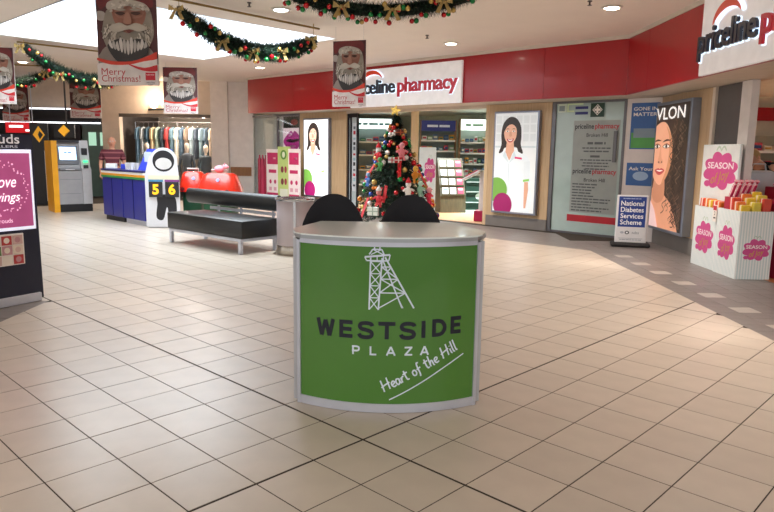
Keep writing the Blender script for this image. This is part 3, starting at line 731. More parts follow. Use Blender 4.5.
# leaflet stand
ls = thing('leaflet_stand', 'dark timber leaflet stand with rows of white brochures inside the pharmacy', 'stand', (1.6, 17.0, .005), .2)
prof = [(-.28, 0), (.34, 0), (.34, 1.36), (.16, 1.36), (-.24, .42)]
DW = wood('4f4a38', '655c46')
MB().add([(x, y, z) for x in (-.33, .33) for y, z in prof], [(0, 1, 2, 3, 4), (9, 8, 7, 6, 5)] + [(i, 5 + i, 5 + (i + 1) % 5, (i + 1) % 5) for i in range(5)], DW).build('body', ls)
for r in range(4):
    yy_, zz_ = -.24 + .4 * (r * .235 + .06) / .94, .45 + r * .225
    MB().box((0, yy_ - .03, zz_), (.62, .05, .03), DW).build('ledge', ls)
for r in range(4):
    for c in range(3):
        x = -.2 + c * .2; yy_ = -.24 + .4 * (r * .235 + .06) / .94 - .03; zz_ = .468 + r * .225
        b = MB().rbox((0, 0, .085), (.15, .012, .17), .003, mat(['dfe6ea', 'cdd6de', 'a8405a'][c], .45), seg=1)
        b.shape(rect(-.055, .10, .055, .145), mat(['6b93b8', '8aa0b0', 'f0dfe4'][c], .5), -.006); o = b.build('brochure', None)
        wx = Matrix.Translation(ls.location) @ Matrix.Rotation(.2, 4, 'Z') @ Vector((x, yy_, zz_ + .004)); o.location = wx; o.rotation_euler = (-.36, 0, .2)
        tag(o, 'brochure in the %s column of the leaflet stand, row %s' % (['left', 'middle', 'right'][c], ['at the bottom', 'second up', 'third up', 'on top'][r]), 'brochure', 'brochures on the leaflet stand')
# red gondola and tilted tester tray by the entrance jamb
rg = thing('impulse_stand', 'slim red and white stand with tilted tray just inside the entrance', 'stand', (1.98, 14.75, .004), -.3)
MB().rbox((.1, .1, .55), (.12, .2, 1.1), .02, mat('d9d5d6', .4)).build('post', rg); MB().rbox((.1, .1, .12), (.3, .34, .24), .02, mat('a8184a', .4)).build('base', rg)
MB().rbox((0, 0, 0), (.46, .3, .05), .015, mat('ded9da', .4), xf=Matrix.Translation((-.12, 0, 1.02)) @ Matrix.Rotation(-.5, 4, 'Y')).build('tray', rg)
MB().rbox((0, 0, .01), (.3, .22, .05), .01, mat('c2405a', .4), xf=Matrix.Translation((-.12, 0, 1.04)) @ Matrix.Rotation(-.5, 4, 'Y')).build('tray_insert', rg)
gd = thing('gondola', 'low dark green gondola of small packs beneath the tall shelf', 'shelf', (2.35, 17.9, .005), .1)
MB().rbox((0, 0, .42), (.62, .4, .84), .01, mat('24463a', .5)).build('body', gd)
for z in (.2, .48, .74): MB().box((0, -.23, z), (.6, .1, .02), mat('c2cac4', .5)).build('ledge', gd)
m = MB(); m.shape(ell(.08, .36, .12, .09), mat('c9d6cc', .5), -.202); m.build('round_sticker', gd)

# ================================================================== SEASON PROMOTION by the right entrance
STR = striped('eef2f2', 'cfdfe2', 9, 'X', .5, .5); STRY = striped('eef2f2', 'cfdfe2', 9, 'Y', .5, .5)
bd = thing('promotion_board', 'tall striped cardboard board with a pink splash behind the gift bins', 'display', (4.60, 9.26, 0), -pi / 2)
MB().rbox((0, 0, .84), (1.03, .03, 1.68), .006, STR).build('panel', bd)
m = MB(); m.shape(rect(-.50, .95, .50, 1.66), mat('e4e9ea', .5), -.016); splat(m, .02, 1.32, .45, .25, -.016); m.build('print', bd)
def gift_bin(lb, x0, x1, y0, y1, h, front):
    t = thing('gift_bin', lb, 'bin', ((x0 + x1) / 2, (y0 + y1) / 2, 0)); a_, b_ = (x1 - x0) / 2, (y1 - y0) / 2
    for nm, c, s_, mt in (('side_panel', (-a_, 0, h / 2), (.015, 2 * b_, h), STRY), ('side_panel', (a_, 0, h / 2), (.015, 2 * b_, h), STRY), ('end_panel', (0, -b_, h / 2), (2 * a_ - .016, .015, h), STR), ('end_panel', (0, b_, h / 2), (2 * a_ - .016, .015, h), STR)):
        MB().box(c, s_, mt).build(nm, t)
    MB().box((0, 0, h - .16), (2 * a_ - .03, 2 * b_ - .03, .02), mat('d8d3cf', .6)).build('tray', t)
    m = MB(); splat(m, 0, h * .5, b_ * .72, .21, 0); 
    R_ = Matrix.Translation((-a_ - .0085, 0, 0)) @ Matrix.Rotation(-pi / 2, 4, 'Z'); m.v = [tuple(R_ @ Vector(v)) for v in m.v]; m.build('side_print', t)
    if front:
        m = MB(); splat(m, .02, h * .44, a_ * .78, .13, -b_ - .0085); m.build('end_print', t)
    return t
gift_bin('white striped gift bin with pink splash, further from the camera', 4.38, 4.575, 8.74, 9.42, .83, False)
gift_bin('white striped gift bin with pink splashes, nearest the camera', 4.36, 4.78, 8.16, 8.72, .85, True)
YEL = [mat(c, .45) for c in ('e6c02c', 'e2762a', 'd9452c', 'e8d24a')]
def packs(name, lb, cat, grp, cx, cy, z, nx, ny, dx, dy, size, mats_, jit=.02, tier=0):
    cn = {0: 'yellow', 1: 'orange', 2: 'red', 3: 'pale yellow'}
    mesh = {}
    for i in range(nx):
        for j in range(ny):
            mt = mats_[(i * 3 + j) % len(mats_)]
            if mt not in mesh:
                q = MB().rbox((0, 0, size[2] / 2), size, .012, mt, seg=1); q.box((0, 0, size[2] / 2), (size[0] * 1.01, size[1] * .22, size[2] * 1.01), mat('f3ede2', .5)); o = q.build(name); mesh[mt] = o.data; bpy.data.objects.remove(o)
            o = bpy.data.objects.new(name, mesh[mt]); COL.objects.link(o); o.location = (cx + (i - (nx - 1) / 2) * dx, cy + (j - (ny - 1) / 2) * dy, z + tier * (i + j) + random.uniform(0, jit)); o.rotation_euler = (0, random.uniform(-.05, .05), random.uniform(-.08, .08))
            tag(o, '%s gift pack, %s row in, %s along, %s' % (cn[YEL.index(mt)], ORD[i], ORD[j], lb), cat, grp)
packs('gift_pack', 'in the nearest striped bin', 'gift pack', 'packs in the near bin', 4.57, 8.36, .74, 3, 3, .125, .115, (.11, .10, .17), YEL[:4], .02, .04)
packs('gift_pack', 'in the farther striped bin', 'gift pack', 'packs in the far bin', 4.477, 9.08, .74, 1, 5, .115, .12, (.13, .11, .18), [YEL[1], YEL[2], YEL[0]])
tg = thing('price_tag', 'small white price card with red heading on the corner of the gift bin', 'tag', (4.345, 8.78, .70))
MB().box((0, 0, .07), (.006, .10, .22), WHITE).build('card', tg)
m = MB(); m.shape(rect(-.045, .11, .045, .17), mat('c21f3c', .4), 0); m.text('2', INK, 0, .045, h=.05, y=0, align='CENTER', bold=.02); m.shape(rect(-.03, .0, .03, .02), INK, 0)
R_ = Matrix.Translation((-.0035, 0, 0)) @ Matrix.Rotation(-pi / 2, 4, 'Z'); m.v = [tuple(R_ @ Vector(v)) for v in m.v]; m.build('print', tg)
CRIM = mat('b3123f', .5)
ct = thing('crimson_display', 'crimson draped display table at the right picture edge', 'display', (5.50, 8.55, 0))
MB().prism([(-.62, -.40), (.7, -.40), (.7, .40), (-.62, .40)], 0, .93, CRIM).build('drape', ct); MB().box((.04, -.408, .30), (1.32, .014, .10), mat('6a0d26', .5)).build('band', ct)
MB().prism([(-.64, -.42), (.74, -.42), (.74, .42), (-.64, .42)], .93, .97, mat('c0224e', .5)).build('top', ct)
ctr = thing('cracker_tray', 'crimson tray of pink striped crackers at the back of the near gift bin', 'tray', (4.60, 8.62, .70))
for nm, c, s_ in (('tray_floor', (0, 0, .10), (.36, .17, .2)), ('tray_wall', (0, -.085, .23), (.36, .012, .14)), ('tray_wall', (0, .085, .23), (.36, .012, .14)), ('tray_end', (-.175, 0, .23), (.012, .158, .14)), ('tray_end', (.175, 0, .23), (.012, .158, .14))): MB().box(c, s_, CRIM).build(nm, ctr)
MB().rbox((.1, .12, 1.05), (1.1, .5, .16), .01, mat('a80f38', .5)).build('riser', ct)
cracker = MB().lathe([(.030, -.15), (.016, -.10), (.026, -.09), (.026, .09), (.016, .10), (.030, .15)], striped('d8406e', 'f2dfe2', 14, 'Z', .4), 10, xf=Matrix.Rotation(pi / 2, 4, 'X')).build('party_cracker', None, True)
first = True
for r, (x0, yy_, zz_, n_, dx) in enumerate(((4.47, 8.62, .955, 5, .066), (4.98, 8.26, 1.0, 8, .13), (5.12, 8.66, 1.16, 8, .12))):
    for i in range(n_):
        o = cracker if first else cracker.copy()
        if not first: COL.objects.link(o)
        first = False
        o.location = (x0 + i * dx, yy_, zz_ + (.13 if r == 0 else 0)); o.rotation_euler = (-1.0 if r == 0 else 0, 0, random.uniform(-.1, .1))
        tag(o, 'pink striped party cracker, %s from left %s' % (ORD[i], ['in the crimson tray', 'on the front of the crimson table', 'on the crimson riser'][r]), 'cracker', 'pink party crackers')

# ================================================================== NATIONAL DIABETES SIGN
nd = thing('pavement_sign', 'white and blue diabetes service sign on a black base by the glass panel', 'sign', (4.07, 11.02, 0), -.25)
MB().rbox((0, 0, .035), (.62, .30, .07), .03, mat('1c1a1c', .6)).build('base', nd)
MB().rbox((0, 0, .46), (.50, .05, .80), .02, mat('dcdde2', .4)).build('panel', nd)
m = MB(); BL = mat('173a8c', .4); m.shape(rect(-.215, .33, .215, .835), BL, -.026)
for i, l in enumerate(('National', 'Diabetes', 'Services', 'Scheme')): m.text(l, mat('f3f5f8', .4), -.18, .685 - i * .105, h=.08, width=(.36, .36, .36, .34)[i], y=-.026, bold=.015)
greek(m, -.15, .795, .02, .28, mat('9fb4dc', .4), -.026)
m.shape(ell(-.06, .235, .035, .03), mat('3c4654', .4), -.026); m.shape(ell(-.06, .235, .018, .015), mat('e8eaee', .4), -.026); m.text('ndss', mat('7d8796', .4), .02, .215, h=.045, y=-.026, bold=.01); m.shape(ell(-.14, .235, .03, .02), mat('aab2be', .4), -.026)
m.shape(rect(-.19, .135, .19, .142), mat('9aa3ae', .4), -.026); greek(m, 0, .11, .016, .34, mat('8d97a6', .4), -.026, 'C'); m.build('print', nd)

# ================================================================== GREEN COUNTER
RC, XC, YC = .99, .01, 3.69 + .99
ct = thing('promotion_counter', 'curved green promotion counter with white lettering and pale grey top', 'counter', (XC, 4.1, 0))
def arc(s_, off=0): a_ = s_ / RC; return XC + (RC + off) * sin(a_), YC - (RC + off) * cos(a_)
GREEN = mat('4b8030', .25, coat=.3, var=.02)
n = 40; SE = .562
def curved(off0, off1, z0, z1, s0, s1, mt, name, n=40):
    ss = [s0 + (s1 - s0) * i / n for i in range(n + 1)]
    pts = [arc(x, off1) for x in ss] + [arc(x, off0) for x in ss[::-1]]
    return MB().prism(pts, z0, z1, mt).build(name, ct, True, True)
curved(-.012, 0, .055, .985, -.545, .545, GREEN, 'green_panel')
for s_ in (-1, 1): curved(-.025, .008, 0, 1.0, s_ * .545, s_ * .568, ALU, 'edge_profile', 4)
curved(-.02, .006, .003, .056, -.545, .545, ALU, 'bottom_rail'); curved(-.02, .006, .984, 1.012, -.545, .545, ALU, 'top_rail')
ARM = [(-.545, 3.88), (-.43, 4.42)], [(.565, 3.88), (.45, 4.42)]
for (p, q) in ARM:
    e = (Vector(q) - Vector(p)).normalized(); nn = Vector((-e.y, e.x)) * .012
    MB().prism([abp(Vector(p) + nn), abp(Vector(q) + nn), abp(Vector(q) - nn), abp(Vector(p) - nn)], .01, 1.0, mat('b9bcc2', .4, .4)).build('side_panel', ct, False, True)
TOPM = mat('f0f8f6', .2, var=.02, coat=.3)
tp = [arc(-.53 + 1.06 * i / 30, .02) for i in range(31)]
tp = [(-.575, 4.0), (-.545, 3.87)] + tp + [(.565, 3.87), (.60, 4.0), (.60, 4.06), (.45, 4.50), (-.455, 4.50), (-.58, 4.06)]
MB().prism(tp, 1.012, 1.032, mat('aab0b4', .3, .5)).build('top_edge', ct, False, True)
MB().prism([(x * .995, y * .9995 + .002) for x, y in tp], 1.032, 1.040, TOPM).build('top', ct, False, True)
# printing on the curved panel
def cf(s_, z, off): x, y = arc(s_, off); return (x, y, z)
DK = mat('0f1824', .5); PW = mat('dbe8f4', .4)
BLK = {   # strokes in a unit box, x scaled by the letter width, heights 0..1
 'W': [[(.09, 1), (.29, 0)], [(.29, 0), (.5, .92)], [(.5, .92), (.71, 0)], [(.71, 0), (.91, 1)]], 'E': [[(.14, 0), (.14, 1)], [(0, .9), (1, .9)], [(0, .5), (.92, .5)], [(0, .1), (1, .1)]],
 'T': [[(.5, 0), (.5, 1)], [(0, .9), (1, .9)]], 'I': [[(.5, 0), (.5, 1)]], 'D': [[(.13, 0), (.13, 1)], 'c', [(0, .9), (.45, .9), (.72, .82), (.88, .62), (.9, .5), (.88, .38), (.72, .18), (.45, .1), (0, .1)]],
 'S': ['c', [(.93, .74), (.84, .86), (.52, .91), (.22, .86), (.12, .72), (.22, .58), (.52, .51), (.80, .43), (.90, .28), (.80, .13), (.50, .08), (.18, .13), (.07, .28)]],
 'P': [[(.13, 0), (.13, 1)], 'c', [(0, .91), (.6, .91), (.86, .82), (.88, .66), (.84, .52), (.6, .43), (0, .43)]], 'L': [[(.13, 0), (.13, 1)], [(0, .09), (1, .09)]],
 'A': [[(.06, 0), (.5, 1)], [(.5, 1), (.94, 0)], [(.22, .3), (.78, .3)]], 'Z': [[(0, .91), (1, .91)], [(.9, .9), (.1, .1)], [(0, .09), (1, .09)]]}
def block(m, ch, s0, s1, z0, h, th, mt):
    sm = False
    for k_ in BLK[ch]:
        if k_ == 'c': sm = True; continue
        pts = smooth(k_, 4, False) if sm else [(k_[0][0] + (k_[1][0] - k_[0][0]) * i / 4, k_[0][1] + (k_[1][1] - k_[0][1]) * i / 4) for i in range(5)]
        m.ribbon([(s0 + a * (s1 - s0), z0 + b * h) for a, b in pts], th, mt, y=-.002, step=.00008, fn=cf); sm = False
m = MB(); sx = lambda x_: -.43 + (x_ - 33) / 695 * .875
for ch, a_, b_ in (('W', 33, 127), ('E', 150, 213), ('S', 238, 310), ('T', 332, 410), ('S', 430, 503), ('I', 530, 550), ('D', 582, 650), ('E', 675, 728)): m = MB(); block(m, ch, sx(a_), sx(b_), .447 + (.02 * max(0, a_ - 480) / 200), .102, .0235, DK); m.build('dark_letter', ct, world=True)
m = MB(); sx = lambda x_: -.206 + (x_ - 205) / 367 * .449
for ch, a_, b_ in (('P', 205, 243), ('L', 290, 322), ('A', 368, 412), ('Z', 455, 492), ('A', 530, 572)): m = MB(); block(m, ch, sx(a_), sx(b_), .350, .053, .0105, PW); m.build('white_letter', ct, world=True)
# mine headframe emblem
m = MB()
def st(*pts, w_=.0075): m.ribbon([(a, b) for a, b in pts], w_, PW, y=-.002, step=.00012, fn=cf)
def seg(p, q, w_=.0075):
    k = 6; st(*[(p[0] + (q[0] - p[0]) * i / k, p[1] + (q[1] - p[1]) * i / k) for i in range(k + 1)], w_=w_)
L = lambda z: (-.105, z); zs = [.62, .69, .76, .83, .90]
xl = lambda z: -.108 + (z - .62) * .02; xr = lambda z: -.055 + (z - .62) * .06; xs_ = lambda z: .146 - (z - .63) * .54
seg((xl(.62), .62), (xl(.92), .92), .009); seg((xr(.62), .62), (xr(.92), .92), .009); seg((.149, .63), (-.02, .925), .010); seg((.080, .632), (-.038, .92), .008)
for i in range(4):
    a_, b_ = zs[i], zs[i + 1]; seg((xl(a_), a_), (xr(b_), b_), .006); seg((xr(a_), a_), (xl(b_), b_), .006); seg((xl(b_), b_), (xr(b_), b_), .006)
for a_, b_ in ((.63, .72), (.72, .80), (.80, .87)):
    seg((xr(a_), a_), (xs_(b_), b_), .007); 
    if a_ > .64: seg((xs_(a_), a_), (xr(b_), b_), .007)
    seg((xr(b_), b_), (xs_(b_), b_), .007)
seg((.05, .70), (.085, .632), .007); seg((-.135, .925), (.008, .94), .011); seg((-.125, .905), (.0, .905), .008); seg((-.135, .925), (-.125, .905), .007); seg((.008, .94), (0, .905), .007)
for x in (-.10, -.065, -.03): seg((x, .905), (x, .935), .006)
seg((-.110, .94), (-.09, .97), .008); seg((-.025, .94), (-.04, .97), .008); seg((-.09, .97), (-.04, .97), .008); seg((-.10, .94), (-.04, .97), .006); seg((-.03, .94), (-.09, .97), .006); seg((-.080, .97), (-.080, .983), .008); seg((-.05, .97), (-.05, .983), .008)
m.build('headframe_emblem', ct, world=True)
# handwriting
HWF = {'H': ([[(.06, 0), (.12, .5), (.16, 1.0)], [(.50, .02), (.54, .5), (.60, 1.02)], [(.0, .42), (.3, .5), (.66, .56)]], .68),
 'e': ([[(0, .22), (.18, .28), (.27, .40), (.18, .50), (.05, .40), (.02, .2), (.12, .03), (.30, .08)]], .32),
 'a': ([[(.28, .46), (.12, .50), (.02, .25), (.10, .02), (.24, .15), (.30, .46), (.28, .15), (.36, .02)]], .38),
 'r': ([[(.02, 0), (.05, .46)], [(.05, .25), (.14, .44), (.26, .46)]], .28),
 't': ([[(.12, .85), (.10, .3), (.14, .04), (.26, .05)], [(-.04, .58), (.30, .64)]], .32),
 'o': ([[(.16, .48), (.03, .35), (.04, .08), (.18, .02), (.28, .2), (.24, .42), (.14, .48)]], .36),
 'f': ([[(.30, .86), (.18, .90), (.12, .6), (.10, .0), (.04, -.25)], [(0, .40), (.30, .46)]], .34),
 'h': ([[(.03, 0), (.06, .5), (.10, .95)], [(.05, .2), (.16, .44), (.25, .40), (.26, .02), (.32, .02)]], .38),
 'i': ([[(.05, .46), (.05, .10), (.12, .02)], [(.08, .64), (.09, .70)]], .18),
 'l': ([[(.08, 1.0), (.05, .5), (.05, .08), (.14, .02)]], .2)}
m = MB(); sc = .0865; ang = rad(28.5); x = 0; ox, oz = -.016, .128
for ch in 'Heart of the Hill':
    if ch == ' ': x += .26; continue
    strokes, adv = HWF[ch]
    for k_ in strokes:
        pts = smooth(k_, 5, False) if len(k_) > 2 else k_
        m.ribbon([(ox + ((x + a) * cos(ang) - b * .84 * sin(ang)) * sc, oz + ((x + a) * sin(ang) + b * .84 * cos(ang)) * sc) for a, b in pts], .0092, PW, y=-.002, step=.00008, fn=cf)
    x += adv * 1.03
UL = [(.015, .084), (.10, .128), (.22, .196), (.34, .268), (.466, .339)]; m.ribbon(smooth(UL, 5, False), .0075, PW, y=-.002, fn=cf); m.build('handwritten_slogan', ct, world=True)

# ================================================================== STOOLS behind the counter
NAV = mat('11131c', .75, bump=.15)
def stool(lb, x, y, rz):
    t = thing('padded_stool', lb, 'stool', (x, y, 0), rz, 'padded stools behind the counter')
    # back: half-round padded shell curving forward at its sides
    m = MB(); n_, k_ = 18, 9; vs = []; fs = []
    for side in (0, 1):
        for j in range(k_ + 1):
            for i in range(n_ + 1):
                a_ = -1 + 2 * i / n_; top = .80 + .40 * math.sqrt(max(0, 1 - abs(a_) ** 2.15)); z = .80 + (top - .80) * j / k_
                th = .028 * math.sqrt(max(0.02, 1 - (j / k_) ** 4)) * math.sqrt(max(.02, 1 - a_ ** 6))
                yv = .10 * a_ * a_ * -1 + (th if side else -th) + .07 * (z - .8)
                vs.append((a_ * .252, .22 + yv, z))
    N = (n_ + 1) * (k_ + 1)
    for j in range(k_):
        for i in range(n_):
            q = j * (n_ + 1) + i; fs += [(q, q + 1, q + n_ + 2, q + n_ + 1), (N + q, N + q + n_ + 1, N + q + n_ + 2, N + q + 1)]
    edge = [j * (n_ + 1) for j in range(k_ + 1)] + [k_ * (n_ + 1) + i for i in range(1, n_ + 1)] + [j * (n_ + 1) + n_ for j in range(k_ - 1, -1, -1)] + [i for i in range(n_ - 1, 0, -1)]
    for i in range(len(edge)): p, q = edge[i], edge[(i + 1) % len(edge)]; fs.append((p, q, N + q, N + p))
    m.add(vs, fs, NAV); m.build('backrest', t, True)
    MB().rbox((0, 0, .70), (.44, .42, .09), .04, NAV, seg=3).build('seat', t, True)
    for s_ in (-1, 1): MB().tube([(s_ * .12, .17, .66), (s_ * .12, .235, .74), (s_ * .12, .245, .95)], .011, CHROME).build('back_bracket', t, True)
    for sx in (-1, 1):
        for sy in (-1, 1): MB().tube([(sx * .17, sy * .16, .66), (sx * .215, sy * .205, 0)], .0125, CHROME).build('leg', t, True)
    MB().tube([(-.195, -.185, .27), (.195, -.185, .27), (.195, .185, .27), (-.195, .185, .27)], .009, CHROME, closed=True).build('foot_ring', t, True)
stool('black padded stool behind the counter, left one', -.385, 4.66, .06)
stool('black padded stool behind the counter, right one', .168, 4.66, 0)

# ================================================================== BENCH and round bin
bn = thing('lounge_bench', 'black leather bench with bolster backrest on silver legs', 'bench', (-2.13, 9.47, 0), -rad(40.5))   # origin at the near front leg; local -x runs left, +y back
LEA = mat('17191a', .38, bump=.12); BL_, BD = 1.90, .72
MB().rbox((-BL_ / 2 + .02, BD / 2, .36), (BL_ + .06, BD, .26), .02, LEA).build('seat', bn, True)
MB().rbox((-BL_ / 2 + .02, BD / 2, .207), (BL_, BD - .02, .045), .006, ALU).build('seat_rail', bn)
for sx in (-BL_ + .06, -.02):
    for sy in (.03, BD - .05): MB().rbox((sx, sy, .0925), (.06, .05, .185), .006, ALU).build('leg', bn)
path = [(-BL_ - .0 + (BL_ + .1) * i / 12, BD + .02, .70) for i in range(13)]
m = MB(); vs = []; prof = [(.085 * cos(a_) * (1 if cos(a_) > 0 else .8), .125 * sin(a_)) for a_ in [2 * pi * i / 16 for i in range(16)]]
m.add([(x_, BD + .02 + a_, .71 + b_) for x_ in (-BL_ - .50, .0) for a_, b_ in prof], [list(range(16))[::-1], list(range(16, 32))] + [(i, (i + 1) % 16, 16 + (i + 1) % 16, 16 + i) for i in range(16)], LEA)
m.build('bolster', bn, True)
for sx in (-BL_ + .35, -BL_ / 2, -.15): MB().rbox((sx, BD + .03, .44), (.035, .03, .50), .004, ALU).build('back_post', bn)
MB().rbox((-BL_ / 2, BD + .035, .535), (BL_ - .2, .02, .05), .004, ALU).build('back_rail', bn)

rb = thing('round_bin', 'round grey litter bin with steel rim and base at the bench end', 'bin', (-1.36, 9.70, 0))
MB().lathe([(.265, .13), (.268, .14), (.268, .78), (.262, .79)], mat('b9aeb2', .35, .2), 40).build('drum', rb, True)
MB().lathe([(.272, 0), (.275, .01), (.275, .13), (.27, .138)], mat('a8a095', .25, .9), 40).build('base_band', rb, True)
MB().lathe([(.25, .785), (.285, .79), (.295, .805), (.29, .822), (.255, .828), (.17, .815), (.17, .79)], CHROME, 40).build('rim', rb, True)
MB().box((.03, -.272, .455), (.035, .012, .65), CHROME).build('hinge_strip', rb)
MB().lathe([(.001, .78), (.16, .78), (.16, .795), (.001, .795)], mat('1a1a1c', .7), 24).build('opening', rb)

# ================================================================== CHRISTMAS TREE
TX, TY = .12, 11.0
GRN = mat('1d3d2a', .7, var=.3, scale=20); GRN2 = mat('0e2216', .7, var=.3, scale=20)
tr = thing('christmas_tree', 'decorated christmas tree with a gold star behind the stools', 'tree', (TX, TY, 0))
MB().lathe([(.05, .1), (.045, 1.0), (.02, 2.0)], mat('4a3524', .8), 10).build('trunk', tr, True)
m = MB(); rnd = random.Random(11)
def radius(z): return .76 * max(.05, 1 - (z - .35) / 1.72) ** .85
for k in range(420):
    z = .38 + 1.66 * (k / 420) ** 1.0; a_ = k * 2.39996 + rnd.uniform(-.2, .2); R_ = radius(z) * rnd.uniform(.78, 1.05)
    p0 = Vector((.03 * cos(a_), .03 * sin(a_), z + .12)); p1 = Vector((R_ * cos(a_), R_ * sin(a_), z - .05 + rnd.uniform(-.03, .05)))
    dr = (p1 - p0); ln = dr.length; dr.normalize(); sd = dr.cross(Vector((0, 0, 1))).normalized(); up = sd.cross(dr)
    for j in range(int(14 + ln * 34)):
        u_ = rnd.uniform(.15, 1.02); q = p0 + dr * (ln * u_); b_ = rnd.uniform(0, 2 * pi); n_ = (sd * cos(b_) + up * sin(b_) + dr * .7).normalized(); l_ = rnd.uniform(.05, .095)
        w_ = n_.cross(dr).normalized() * .012
        m.add([q - w_, q + w_, q + n_ * l_], [(0, 1, 2)], GRN if j % 2 else GRN2)
fo = m.build('foliage', tr)
MB().lathe([(.24, 0), (.25, .03), (.06, .05), (.06, .14)], mat('4a2c22', .6), 16).build('tree_stand', tr, True)
st_ = MB(); pts = [((.10 if i % 2 == 0 else .045) * sin(pi * i / 5), (.10 if i % 2 == 0 else .045) * cos(pi * i / 5)) for i in range(10)]
st_.add([(x_, 0, z_) for x_, z_ in pts] + [(0, -.03, 0), (0, .03, 0)], [f for i in range(10) for f in ((i, (i + 1) % 10, 10), ((i + 1) % 10, i, 11))], mat('e8c66a', .25, .7, .25))
so = st_.build('star', tr); so.location = (-.02, 0, 2.17); so.rotation_euler = (0, .15, .1); so['label'] = 'gold star topper'
for a_ in range(6):
    MB().tube([(-.02, 0, 2.08), (-.02 + .07 * cos(a_), .07 * sin(a_), 2.10 + .03 * (a_ % 2))], .005, GOLD, 5).build('star_ray', tr)
def bauble_mesh(c, r):
    m = MB().ball((0, 0, 0), r, mat(c, .15, .5, coat=.4), 12, 8); m.lathe([(r * .25, r * .92), (r * .25, r * 1.12)], GOLD, 8); o = m.build('bauble', None, True); me = o.data; bpy.data.objects.remove(o); return me
BM = {c: bauble_mesh(c, 1.0) for c in ('c01420', '13803f', 'cfae62', '2b4a9c', 'd9d4cf', 'd87a2a')}
def onto(a_, z, out=1.0): return (radius(z) * out * cos(a_), radius(z) * out * sin(a_), z)
for k in range(120):
    z = .45 + 1.5 * rnd.random() ** 1.2; a_ = rnd.uniform(-pi * 1.02, .02)
    o = bpy.data.objects.new('bauble', BM[['c01420', 'c01420', '13803f', 'cfae62', 'd87a2a', '2b4a9c', 'd9d4cf'][k % 7]]); COL.objects.link(o); o.parent = tr
    o.location = onto(a_, z, .98); s_ = rnd.uniform(.028, .048); o.scale = (s_,) * 3
RIB = mat('c2121e', .45)
def ribbon3(pts, wd, mt, parent, name):
    m = MB(); vs = []
    for i, p in enumerate(pts):
        p = Vector(p); t_ = Vector(pts[min(i + 1, len(pts) - 1)]) - Vector(pts[max(i - 1, 0)]); out = Vector((p.x, p.y, 0)).normalized(); sd = t_.cross(out).normalized() * wd / 2
        vs += [p + sd, p - sd, p - sd - out * .008, p + sd - out * .008]
    fs = []
    for i in range(len(pts) - 1):
        for k in range(4): fs.append((4 * i + k, 4 * i + (k + 1) % 4, 4 * i + 4 + (k + 1) % 4, 4 * i + 4 + k))
    fs += [(0, 1, 2, 3), tuple(4 * (len(pts) - 1) + k for k in (3, 2, 1, 0))]
    m.add(vs, fs, mt); return m.build(name, parent, True)
for a0, a1, z0, z1, wd in ((-2.55, -2.95, 1.36, 1.0, .05), (-.62, -.25, 1.30, .82, .05), (-1.42, -1.46, 1.36, 1.10, .055), (-1.85, -1.88, .98, .72, .05), (-2.0, -2.02, .95, .68, .05), (-2.35, -2.38, .78, .45, .05), (-1.25, -1.2, 1.62, 1.5, .04), (-.95, -.9, .75, .5, .05)):
    ribbon3([onto(a0 + (a1 - a0) * i / 8, z0 + (z1 - z0) * i / 8, 1.05) for i in range(9)], wd, RIB, tr, 'red_ribbon')
# larger toys tied to the tree
def plush(lb, a_, z, body, head, hat=None, s_=1.0):
    x_, y_, z_ = onto(a_, z, 1.04); t = thing('tree_toy', lb, 'ornament', (TX + x_, TY + y_, z_), a_ + pi / 2)
    MB().ball((0, 0, 0), (.05 * s_, .04 * s_, .065 * s_), mat(body, .8)).build('body', t, True); MB().ball((0, -.01, .095 * s_), .042 * s_, mat(head, .8)).build('head', t, True)
    for sx in (-1, 1):
        MB().tube([(sx * .04 * s_, -.01, .03 * s_), (sx * .085 * s_, -.03, .005 * s_)], [.018 * s_, .014 * s_], mat(body, .8), 7).build('arm', t, True)
        MB().tube([(sx * .025 * s_, -.01, -.05 * s_), (sx * .035 * s_, -.03, -.11 * s_)], [.02 * s_, .016 * s_], mat(body, .8), 7).build('leg', t, True)
        MB().ball((sx * .014 * s_, -.05 * s_, .105 * s_), .005 * s_, BLACK, 6, 4).build('eye', t)
    if hat: MB().lathe([(.040 * s_, .12 * s_), (.043 * s_, .135 * s_), (.02 * s_, .17 * s_), (.004, .20 * s_)], mat(hat, .8), 10, (0, -.01, 0)).build('hat', t, True)
plush('pink plush toy high on the front of the tree', -1.28, 1.50, 'e88a94', 'f0a0a6', None, 1.15)
plush('white headed doll in red clothes on the left shoulder of the tree', -2.52, 1.44, 'c4202a', 'e8e2dc', 'c4202a', 1.1)
plush('green plush toy beneath the red doll on the tree', -2.25, 1.30, '4a8a4e', '5a9a5c', None, .9)
plush('snow white doll with red hat low on the front of the tree', -1.22, .90, 'e6e2dd', 'ece6e0', 'c4202a', 1.1)
plush('round red faced doll low on the left front of the tree', -2.0, .77, 'c4303a', 'd98a80', 'd8d2cc', 1.1)
plush('orange plush toy on the right side of the tree', -.85, 1.14, 'd98a2c', 'e6b34a', None, 1.1)
plush('pink and red doll at the lower right edge of the tree', -.5, .80, 'c9284a', 'e7a0a8', None, 1.15)
plush('blue plush toy at the left side of the tree', -2.6, 1.05, '4a6fb0', '7da0cc', None, .9)
plush('mint green toy at the right of the white doll on the tree', -.8, .92, '8fc0a8', 'b4d6c4', None, 1.0)
def gift(lb, a_, z, c, rb_, s_):
    x_, y_, z_ = onto(a_, z, 1.03); t = thing('tree_parcel', lb, 'ornament', (TX + x_, TY + y_, z_), a_ + pi / 2 + .2)
    MB().rbox((0, 0, 0), (.12 * s_, .05, .09 * s_), .006, mat(c, .5), seg=1).build('box', t); m = MB(); m.box((0, 0, 0), (.018, .053, .092 * s_), mat(rb_, .4)); m.box((0, 0, 0), (.122 * s_, .053, .014), mat(rb_, .4)); m.build('ribbon', t)
